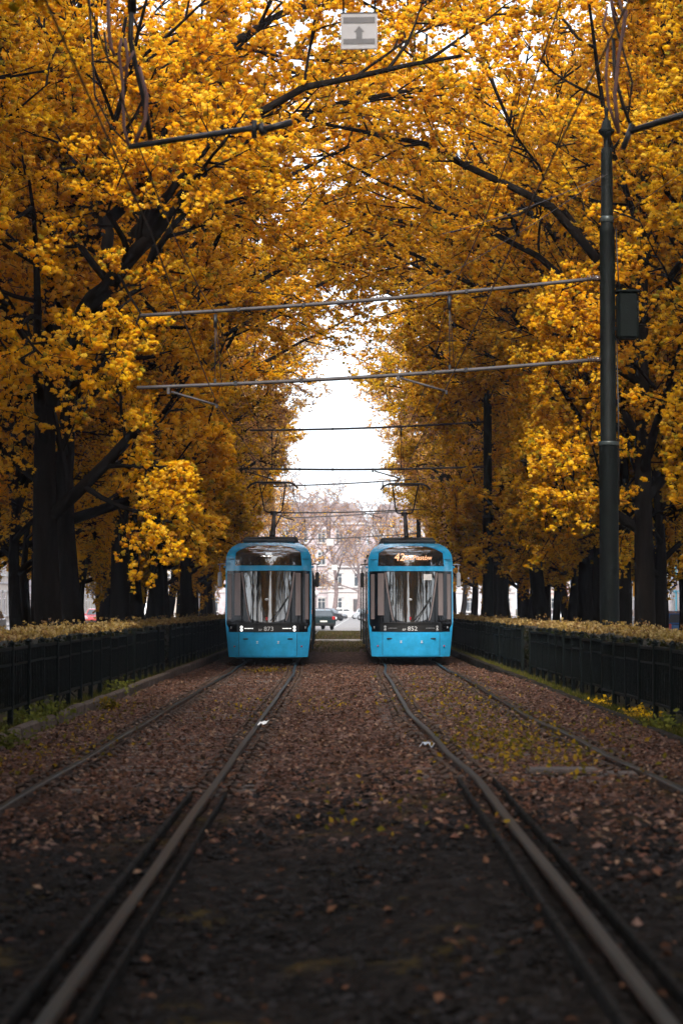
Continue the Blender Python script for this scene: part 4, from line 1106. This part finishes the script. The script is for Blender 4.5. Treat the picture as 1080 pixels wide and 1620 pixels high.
# ------------------------------------------------------------------ cars
tyre_m = M('tyre', (.015, .015, .015), .8, var=.2); rim_m = M('wheel_rim', (.35, .35, .36), .3, metal=.7, var=.15)
tail_m = M('tail_lamp', (.45, .02, .02), .25, var=.1, coat=.5); plate_m = M('number_plate', (.7, .7, .66), .5, var=.05)
def paint(name, c): return M(name, c, .25, var=.06, coat=.8)
def car(x, y, rz, mat, lab, van=False, tail_lit=False):
    e = empty('parked_car', (x, y, -.005), rz); props(e, lab, 'van' if van else 'car', 'cars parked beyond the avenue')
    # length along y, front towards -y
    hs = 2.15 if van else 1.46
    lower = [(-2.1, .35), (-2.15, .6), (-2.0, .78), (-1.25, .92), (1.75, .95), (2.1, .88), (2.15, .5), (2.05, .28), (-2.0, .28)]
    P = []
    for xx, k in ((-.86, .93), (-.80, 1.0), (.80, 1.0), (.86, .93)): pass
    b = MB()
    rings = [(-.87, .90, .03), (-.80, 1, 0), (.80, 1, 0), (.87, .90, .03)]
    n = len(lower); vs = []
    for (xx, k, dz) in rings:
        for (yy, zz) in lower: vs.append((xx, yy * (1 if abs(xx) < .85 else .985), .28 + (zz - .28) * k + dz))
    fs = []
    for i in range(3):
        for k in range(n): k2 = (k + 1) % n; fs.append([i * n + k, i * n + k2, (i + 1) * n + k2, (i + 1) * n + k])
    fs.append(list(range(n))[::-1]); fs.append([3 * n + k for k in range(n)])
    b.add(vs, fs)
    cab = [(-1.2, .9), (-.55, hs - .04), (-.2, hs), (1.2, hs - .02), (1.6, hs - .12), (1.95, .92)] if not van else [(-1.7, .9), (-1.25, hs - .06), (-.9, hs), (1.9, hs), (2.05, hs - .1), (2.1, .9)]
    n = len(cab); vs = []
    for xx, t in ((-.80, 0), (-.66, 1), (.66, 1), (.80, 0)):
        for (yy, zz) in cab: vs.append((xx if zz < 1.0 or t == 1 else math.copysign(.68, xx), yy, zz))
    vs = []
    for sx in (-1, 1):
        for (yy, zz) in cab: vs.append((sx * (.81 - .15 * min(1, (zz - .9) / .55)), yy, zz))
    fs = [list(range(n))[::-1], [n + k for k in range(n)]] + [[k, (k + 1) % n, n + (k + 1) % n, n + k] for k in range(n)]
    b.add(vs, fs)
    b.build('body', mat, e)
    g = MB()
    # side glass
    for sx in (-1, 1):
        for (a0, a1) in ((-.92, .1), (.18, 1.05), (1.12, 1.6)) if not van else ((-1.4, -.3),):
            z0, z1 = .98, hs - .16
            q = lambda yy, zz: (sx * (.822 - .15 * min(1, (zz - .9) / .55)), yy, zz)
            i0 = max(0, (-.55 - a0)) * .9 if a0 < -.5 else 0
            g.add([q(a0, z0), q(a1, z0), q(a1 - (.12 if a1 > 1.3 else 0), z1), q(a0 + i0 + .05, z1)], [[0, 1, 2, 3]])
    g.build('side_window', win_k, e)
    # windscreen and rear screen
    (y0, z0), (y1, z1) = cab[0], cab[1]
    def band(ya, za, yb, zb, nm, o):
        m = MB(); f = lambda t: (ya + (yb - ya) * t, za + (zb - za) * t)
        (p, q), (r, s) = f(.12), f(.9)
        w0, w1 = .72, .60
        m.add([(-w0, p + o, q + .01), (w0, p + o, q + .01), (w1, r + o, s + .01), (-w1, r + o, s + .01)], [[0, 1, 2, 3]]); m.build(nm, win_k, e)
    band(y0, z0, y1, z1, 'windscreen', -.012)
    (y0, z0), (y1, z1) = cab[-1], cab[-2]
    band(y0, z0, y1, z1, 'rear_window', .012)
    for sx in (-1, 1):
        h = MB(); h.box((sx * .62, -2.06, .68), (.34, .16, .15), bev=.03); h.build('headlight', lamp_off, e)
        t = MB(); t.box((sx * .72, 2.07, .82), (.2, .14, .24), bev=.03); t.build('tail_light', tail_m, e)
        m = MB(); m.box((sx * .93, -.75, 1.0), (.16, .1, .12), bev=.03); m.build('mirror', mat, e)
        for yy in (-1.32, 1.32):
            w = MB(); w.lathe([(.0, 0), (.26, 0), (.31, .03), (.32, .1), (.31, .18), (.26, .2), (0, .2)], (0, 0, 0), 18)
            for i in range(len(w.v)): vx, vy, vz = w.v[i]; w.v[i] = (sx * (.89 - vz), yy + vx, .32 + vy)
            wo = w.build('wheel', tyre_m, e)
            r = MB(); r.lathe([(.0, 0), (.2, 0), (.2, .01)], (0, 0, 0), 14)
            for i in range(len(r.v)): vx, vy, vz = r.v[i]; r.v[i] = (sx * (.900 - vz), yy + vx, .32 + vy)
            r.build('rim', rim_m, wo)
    p = MB(); p.box((0, 2.165, .6), (.5, .02, .11)); p.build('number_plate', plate_m, e)
    p = MB(); p.box((0, 2.12, .4), (1.5, .12, .2), bev=.04); p.box((0, -2.10, .42), (1.5, .12, .2), bev=.04); p.build('bumper', black_m, e)
    return e
c_teal = paint('car_dark_teal', (.015, .03, .035)); c_white = paint('car_white', (.7, .7, .72)); c_silver = paint('car_silver', (.4, .42, .45)); c_black = paint('car_black', (.015, .015, .018))
c_blue = paint('car_blue', (.03, .12, .3)); c_red = paint('car_red', (.4, .03, .03))
car(-1.75, 139, R(194), c_teal, 'dark hatchback seen from behind in the street, beside the left tram side')
car(-1.6, 222, R(70), c_black, 'black car parked behind the dark hatchback, left of the street')
car(.4, 262, R(86), c_white, 'white car parked across the far end, in the middle of the gap')
car(3.7, 236, R(60), c_silver, 'silver car parked at an angle, just left of the right tram')
car(-3.9, 272, R(88), c_white, 'white car parked across the far end, nearer the left tram')
pals = [(c_white, 'white'), (c_silver, 'silver'), (c_black, 'black'), (c_blue, 'blue'), (c_red, 'red'), (c_white, 'white'), (c_silver, 'silver')]
for k in range(7):
    m_, nm = pals[k]; car(-19.6, 92 + k * 17, R(random.Random(k).uniform(-2, 2)), m_, f'{nm} {"van" if k % 3 == 0 else "car"} parked in the left side street, {ordn[k]} of the row', van=k % 3 == 0)
for k in range(7):
    m_, nm = pals[(k * 3 + 1) % 7]; car(19.6, 78 + k * 17, R(180 + random.Random(k + 9).uniform(-2, 2)), m_, f'{nm} {"van" if k % 3 == 1 else "car"} parked in the right side street, {ordn[k]} of the row', van=k % 3 == 1)
car(13.6, 80, R(178), c_blue, 'pale blue car close behind the right hedge at the picture edge')
# kiosk-like shop sign (orange) and round lamps
lamp_glass = M('lamp_globe', (.75, .75, .76), .3, var=.05)
def lamp(x, y, h, lab):
    e = empty('street_lamp', (x, y, 0)); props(e, lab, 'street lamp')
    MB().lathe([(.12, 0), (.10, .3), (.05, .6), (.04, h), (.09, h + .05), (.09, h + .1)], (0, 0, 0), 12).build('post', fence_m, e)
    MB().lathe([(.10, h + .1), (.22, h + .22), (.27, h + .4), (.22, h + .58), (.08, h + .68), (0, h + .7)], (0, 0, 0), 14).build('globe', lamp_glass, e)
lamp(-2.6, 205, 2.6, 'street lamp with white globe beside the parked black car at the far end')
lamp(19.1, 132, 3.6, 'street lamp with white globe between the right hand trunks')
o = empty('banner_pole', (17.2, 118, 0)); props(o, 'tall orange banner on a pole behind the right hand trees', 'banner')
MB().tube([(0, 0, 0), (0, 0, 4.6)], .04, 8).build('pole', steel_dk, o)
MB().box((.28, 0, 3.3), (.42, .03, 2.2), bev=.005).build('banner_cloth', M('banner_orange', (.75, .34, .02), .7, var=.08), o)
# traffic light with orange lamp in the centre right
o = empty('round_sign', (3.3, 200, 0)); props(o, 'round orange sign on a post by the far parked cars', 'sign')
MB().tube([(0, 0, 0), (0, 0, 2.4)], .04, 8).build('post', steel_dk, o)
r = MB(); r.lathe([(0, 0), (.4, 0), (.4, .03), (0, .03)], (0, 0, 0), 20)
for i in range(len(r.v)): vx, vy, vz = r.v[i]; r.v[i] = (vx, vz - .06, 2.7 + vy)
r.build('disc', orange_m, o)

# ------------------------------------------------------------------ tree kinds
random.seed(4)
TK = {}
def kind(k, *a, **kw):
    tm, cm, n = gen_tree(*a, **kw); TK[k] = (tm, cm); print('TREE', k, n, len(tm.polygons), len(cm.polygons))
DENS = 12
def clr(z):      # room kept free over the tracks by pruning
    return 3.3 if z < 5.5 else (3.3 + (z - 5.5) * .5 if z < 8.5 else (4.8 if z < 10.5 else 4.8 + (z - 10.5) * .9))
def clr_wide(z): return clr(z) - (1.3 if 4.6 < z < 8.8 else .2)
def clr_shade(z): return 3.3 if z < 8.0 else 8.5  # lets unseen crowns close overhead to shade the near track
def clr_tight(z): return 2.9
def clr_pole(z): return 2.7 if z < 10.2 else 11
def clr_near(z): return 3.3 if z < 5.5 else (3.3 + (z - 5.5) * .5 if z < 8.5 else (4.8 if z < 10.0 else 11))
O1 = [(0, 0, 6.8), (2.6, .4, 9.0), (5.4, 1, 10.2), (8.2, 1.3, 10.7)]; O2 = [(0, 0, 8.6), (2.4, -1, 11), (5.4, -1.8, 12.3), (8.6, -2.4, 12.8)]
O3 = [(0, 0, 7.8), (2.4, 1.8, 10.3), (5.4, 3, 12), (8, 3.5, 13.4)]; O4 = [(0, 0, 9.5), (2, 0, 12.5), (5, .3, 14.6), (7.8, .5, 15.5)]; O5 = [(0, 0, 8), (2.2, -2, 9.8), (5, -3.2, 10.6), (7.8, -4, 11.2)]
OA = [(O2, .13, .03), (O3, .11, .025)]; OB = [(O3, .12, .025), (O4, .13, .03)]
kind('e', 58, 17, 6.4, .27, dens=DENS, clear=clr_pole, front=-8.6, custom=OA)
kind('g', 61, 18, 6.8, .29, dens=DENS, clear=clr_pole, custom=OB, wts=[.42, .36, .22])
kind('h', 66, 17, 6.2, .26, dens=DENS, clear=clr_near, custom=OA, wts=[.5, .2, .3])
kind('v', 29, 18, 7.6, .34, dens=12, clear=clr_shade)  # out-of-view closed crowns, shaped to darken the foreground
kind('t', 19, 18, 5.6, .34, dens=7, clear=clr_tight)
kind('a', 11, 18, 7.0, .30, dens=DENS, clear=clr)
kind('b', 23, 17, 6.4, .26, dens=DENS, lean=(.5, .2), clear=clr)
kind('c', 37, 19, 7.2, .31, dens=DENS, lean=(-.4, .3), wts=[.42, .36, .22], clear=clr)
kind('d', 51, 16, 6.0, .25, dens=DENS, wts=[.5, .2, .3], clear=clr)
# the forked maple on the left, its big limb reaching over the track
def lim(y0, pts, x0, base_y): return [(W(px, py, y0 + dy).x - x0, dy, W(px, py, y0 + dy).z) for (px, py, dy) in pts]
xA = -6.15; yA = 42.5
kind('fork', 71, 17, 6.4, .32, dens=DENS, nl=11, lean=(-.2, .2), clear=lambda z: clr_wide(z) if z < 9.6 else 11, custom=[(O2, .15, .035), (O4, .14, .04),
    (lim(yA, [(95, 600, 0), (115, 540, -.9), (150, 475, -1.7), (195, 425, -2.4), (240, 378, -3.0), (280, 320, -3.4), (335, 262, -3.8)], xA, yA), .25, .09),
    (lim(yA, [(240, 378, -3.0), (225, 330, -3.1), (240, 270, -3.0), (262, 190, -2.6)], xA, yA), .14, .06),
    (lim(yA, [(180, 440, -2.2), (168, 370, -2.4), (158, 300, -2.2), (150, 200, -1.8)], xA, yA), .15, .06),
    (lim(yA, [(215, 400, -2.7), (250, 330, -3.4), (300, 270, -3.9), (330, 235, -4.2)], xA, yA), .12, .04),
    (lim(yA, [(88, 640, 0), (86, 540, -.5), (82, 440, -1.2), (78, 340, -1.4), (60, 230, -1.6)], xA, yA), .24, .08)])
kind('peach', 45, 17, 6.2, .28, dens=6, clear=clr, mats=[leafQ, leafC, leafP], wts=[.5, .15, .35])  # maple with haze painted into its leaf colours, for far places
kind('young', 83, 8.5, 2.6, .11, nl=8, z0=2.4, dens=5, wts=[.3, .3, .4], kids=(5, 5, 4), name='young', )
kind('sparse', 97, 15, 4.6, .26, nl=10, dens=3.5, kids=(6, 5, 5), mats=[leafP, leafB, leafC], wts=[.5, .25, .25], name='sparse')  # peach share of the leaves stands in for distance haze
kind('bare', 91, 15, 4.6, .24, nl=10, dens=2.5, bare=.5, kids=(6, 6, 5), mats=[leafP, leafB, leafC], wts=[.8, .1, .1], bk=twig_pink, tw=twig_pink, name='bare')
kind('bush', 64, 5.6, 2.8, .10, nl=9, z0=.9, dens=7, kids=(5, 5, 4), mats=[leafA, leafG, leafB], wts=[.4, .35, .25], name='bush')

GI = {-1: 'trees of the left trackside row', 1: 'trees of the right trackside row'}
sd_ = {-1: 'left', 1: 'right'}
inner = {-1: [(-7.5, 8.5, 'v', .95), (-7.5, 14.5, 'v', 1.0), (-8.8, 22.5, 't', .95), (-8.9, 29.5, 't', 1.05), (-9.4, 35, 't', .95), (-6.15, 42.5, 'fork', 1.0), (-6.25, 48.2, 'h', 1.05), (-6.3, 56.6, 'g', .98), (-6.3, 63.5, 'h', 1.0),
              (-6.6, 71, 'g', .97), (-6.9, 78.5, 'peach', 1), (-6.8, 86, 'c', .95), (-7.1, 94, 'peach', .95), (-7.5, 102, 'a', .85), (-8.2, 111, 'peach', .9), (-8.4, 120, 'c', .78), (-8.4, 129, 'peach', .85)],
         1: [(7.5, 9.5, 'v', .9), (7.5, 14.8, 'v', 1.0), (8.8, 23.5, 't', .95), (8.8, 31, 't', 1.0), (9.6, 39, 't', 1.05), (7.4, 48.5, 'e', 1.0), (7.6, 54.0, 'g', .97), (7.6, 58.0, 'e', 1.0), (7.7, 62.5, 'g', .95), (7.7, 68, 'h', 1.05),
             (7.6, 73, 'b', 1.08), (7.6, 79.5, 'peach', 1.05), (7.1, 88, 'a', .95), (7.2, 96, 'peach', .95), (7.5, 105, 'd', .95), (8.1, 114, 'peach', .95), (8.3, 126, 'peach', .85)]}
rt = random.Random(12)
for s in (-1, 1):
    for i, (x, y, k, sc) in enumerate(inner[s]):
        if k == 'fork': lab = 'forked maple on the left whose thick dark limb reaches up over the track'
        else: lab = f'{"haze tinted peach gold" if k == "peach" else "yellow"} maple in the {sd_[s]} trackside row, {ordn[i]} tree counted from the camera'
        pass
        place_tree(TK[k], x, y, 0 if k in ('fork', 't', 'e', 'g') else rt.uniform(-.25, .25), sc, lab, group=GI[s], mirror=s > 0)
    # behind the camera (seen in the tram glass; v crown added for shade)
    for i, (x, y) in enumerate(((6.4, 1.5), (6.3, -6), (6.4, -14), (6.3, -22), (6.4, -31))):
        place_tree(TK['vbcad'[i]], s * x, y, rt.uniform(-.2, .2), 1.0, f'yellow maple standing behind the camera on the {sd_[s]}', group='trees behind the camera ' + sd_[s], mirror=s > 0)
    # second and third rows
    for row, (X, step, y0) in enumerate(((11.0, 8.6, 33), (15.8, 13, 48))):
        n = 0; y = y0 + (3 if s > 0 else 0)
        while y < 150:
            xx = s * (X + rt.uniform(-.7, .7)); yy = y + rt.uniform(-1.5, 1.5)
            place_tree(TK[rt.choice('abcd')], xx, yy, rt.uniform(-.3, .3), rt.uniform(.78, .98),
                       f'maple in the {"second" if row == 0 else "third"} row on the {sd_[s]}, {ordn[n]} from the camera', group=f'park trees behind the {sd_[s]} row', mirror=s > 0)
            n += 1; y += step
# slim trunks filling the park behind the hedges
for s in (-1, 1):
    for n, (x, y, k, sc) in enumerate(((8.6, 51, 'd', .72), (9.2, 60, 'young', 1.5), (8.9, 66, 'd', .75), (9.4, 76, 'h', .75), (9.0, 86, 'd', .75), (9.6, 99, 'a', .7), (12.9, 70, 'd', .75), (13.2, 92, 'a', .7))):
        place_tree(TK[k], s * (x + rt.uniform(-.4, .4)), y + rt.uniform(-1.5, 1.5), rt.uniform(-.3, .3), sc, f'slim trunked maple between the rows on the {sd_[s]}, {ordn[n]} one', group=f'slim maples between the {sd_[s]} rows', mirror=s > 0)
# undergrowth and young trees
for (x, y, k, sc, lab) in ((11.2, 66, 'young', 1.0, 'young thin tree at the right edge, with dark bare lower branches'), (10.0, 62, 'young', .9, 'slender young tree just right of the thick trunk on the right'),
                           (9.1, 70, 'young', 1.05, 'thin young tree hidden between the right hand trunks'), (-9.2, 58, 'young', 1.05, 'young tree with spreading thin branches between the left trunks'),
                           (-11.5, 63, 'young', 1.1, 'thin young tree at the left edge behind the big trunks'), (-8.3, 66, 'young', 1.1, 'young yellow tree low behind the left trunks near the tram')):
    place_tree(TK[k], x, y, rt.uniform(0, 6), sc, lab, 'young tree', 'young trees among the big trunks', 'young_maple')
# bare and haze tinted peach trees round the far square
for i, (x, y, k, sc, lab) in enumerate(((-3.6, 190, 'bare', 1.0, 'bare mauve tree at the far end, close right of the left tram roof'), (-1.2, 240, 'bare', 1.15, 'bare tree in the middle of the far end'),
      (4.6, 215, 'bare', 1.0, 'bare mauve tree at the far end near the right tram'), (8.5, 180, 'sparse', 1.0, 'sparse haze tinted peach tree beyond the square on the right'), (-8.2, 165, 'sparse', 1.05, 'sparse haze tinted peach tree beyond the square on the left'),
      (-12, 190, 'sparse', 1.1, 'sparse haze tinted peach tree farther left beyond the square'), (12, 200, 'sparse', 1.1, 'sparse haze tinted peach tree farther right beyond the square'), (2.2, 285, 'bare', 1.1, 'bare tree before the low white house'),
      (-7, 260, 'bare', 1.1, 'bare tree before the mauve house'), (9.5, 262, 'bare', 1.1, 'bare tree before the grey house'), (-8.5, 148, 'peach', .9, 'last haze tinted peach maple on the left before the square'), (8.5, 150, 'peach', .85, 'last haze tinted peach maple on the right before the square'))):
    place_tree(TK[k], x, y, rt.uniform(0, 6), sc, lab, 'tree', 'trees round the far square', 'bare_tree' if k == 'bare' else 'maple_tree')

# ------------------------------------------------------------------ camera, light, haze
cam = bpy.data.cameras.new('camera'); co = bpy.data.objects.new('camera', cam); COL.objects.link(co)
co.location = (0, 0, CAMZ); co.rotation_euler = (R(90) + PITCH, 0, 0)
cam.sensor_fit = 'HORIZONTAL'; cam.sensor_width = 24; cam.lens = F / 1080 * 24
cam.clip_start = .2; cam.clip_end = 5000
cam.dof.use_dof = True; cam.dof.focus_distance = 47; cam.dof.aperture_fstop = 2.6
SC.camera = co
w = bpy.data.worlds.new('World'); SC.world = w; w.use_nodes = True
nt = w.node_tree; N = nt.nodes; L = nt.links; bg = N['Background']
sky = N.new('ShaderNodeTexSky'); sky.sky_type = 'NISHITA'; sky.sun_disc = False
SUN_EL, SUN_AZ = 39, 184
sky.sun_elevation = R(SUN_EL); sky.sun_rotation = R(SUN_AZ); sky.dust_density = 3; sky.air_density = 1.2
mx = N.new('ShaderNodeMix'); mx.data_type = 'RGBA'; mx.inputs[0].default_value = .78
mx.inputs[7].default_value = (7.0, 7.6, 8.4, 1)      # even cloud cover
L.new(sky.outputs[0], mx.inputs[6]); L.new(mx.outputs[2], bg.inputs[0])
bg.inputs[1].default_value = .15
sl = bpy.data.lights.new('sun', 'SUN'); sl.energy = 3.2; sl.angle = R(14); sl.color = (1, .95, .87)
so = bpy.data.objects.new('sun', sl); COL.objects.link(so)
# nishita: rotation measured clockwise from +y
az = R(SUN_AZ); d = Vector((math.sin(az) * math.cos(R(SUN_EL)), math.cos(az) * math.cos(R(SUN_EL)), math.sin(R(SUN_EL))))
so.rotation_euler = (-d).to_track_quat('-Z', 'Y').to_euler(); so.location = (0, 0, 40)
hz = MB(); hz.box((0, 0, 14.5), (3200, 3700, 33.0))
hm = bpy.data.materials.new('haze_air'); hm.use_nodes = True; hn = hm.node_tree
hn.nodes.remove(hn.nodes['Principled BSDF']); pv = hn.nodes.new('ShaderNodeVolumePrincipled')
pv.inputs['Color'].default_value = (.86, .90, 1.0, 1); pv.inputs['Density'].default_value = HAZE; pv.inputs['Anisotropy'].default_value = .45
hn.links.new(pv.outputs[0], hn.nodes['Material Output'].inputs['Volume'])
if HAZE > 0:
    ho = hz.build('haze', hm, None, (0, 150, 0)); ho['kind'] = 'stuff'
SC.view_settings.view_transform = 'Standard'; SC.view_settings.look = 'None'; SC.view_settings.gamma = 1
SC.view_settings.exposure = EXPO
cy = SC.cycles
cy.max_bounces = 6; cy.diffuse_bounces = 4; cy.glossy_bounces = 3; cy.transmission_bounces = 4; cy.volume_bounces = 0
cy.use_adaptive_sampling = True; cy.adaptive_threshold = .02; cy.use_denoising = True; cy.caustics_reflective = False; cy.caustics_refractive = False; cy.sample_clamp_indirect = 6
try: cy.denoiser = 'OPENIMAGEDENOISE'
except Exception: pass
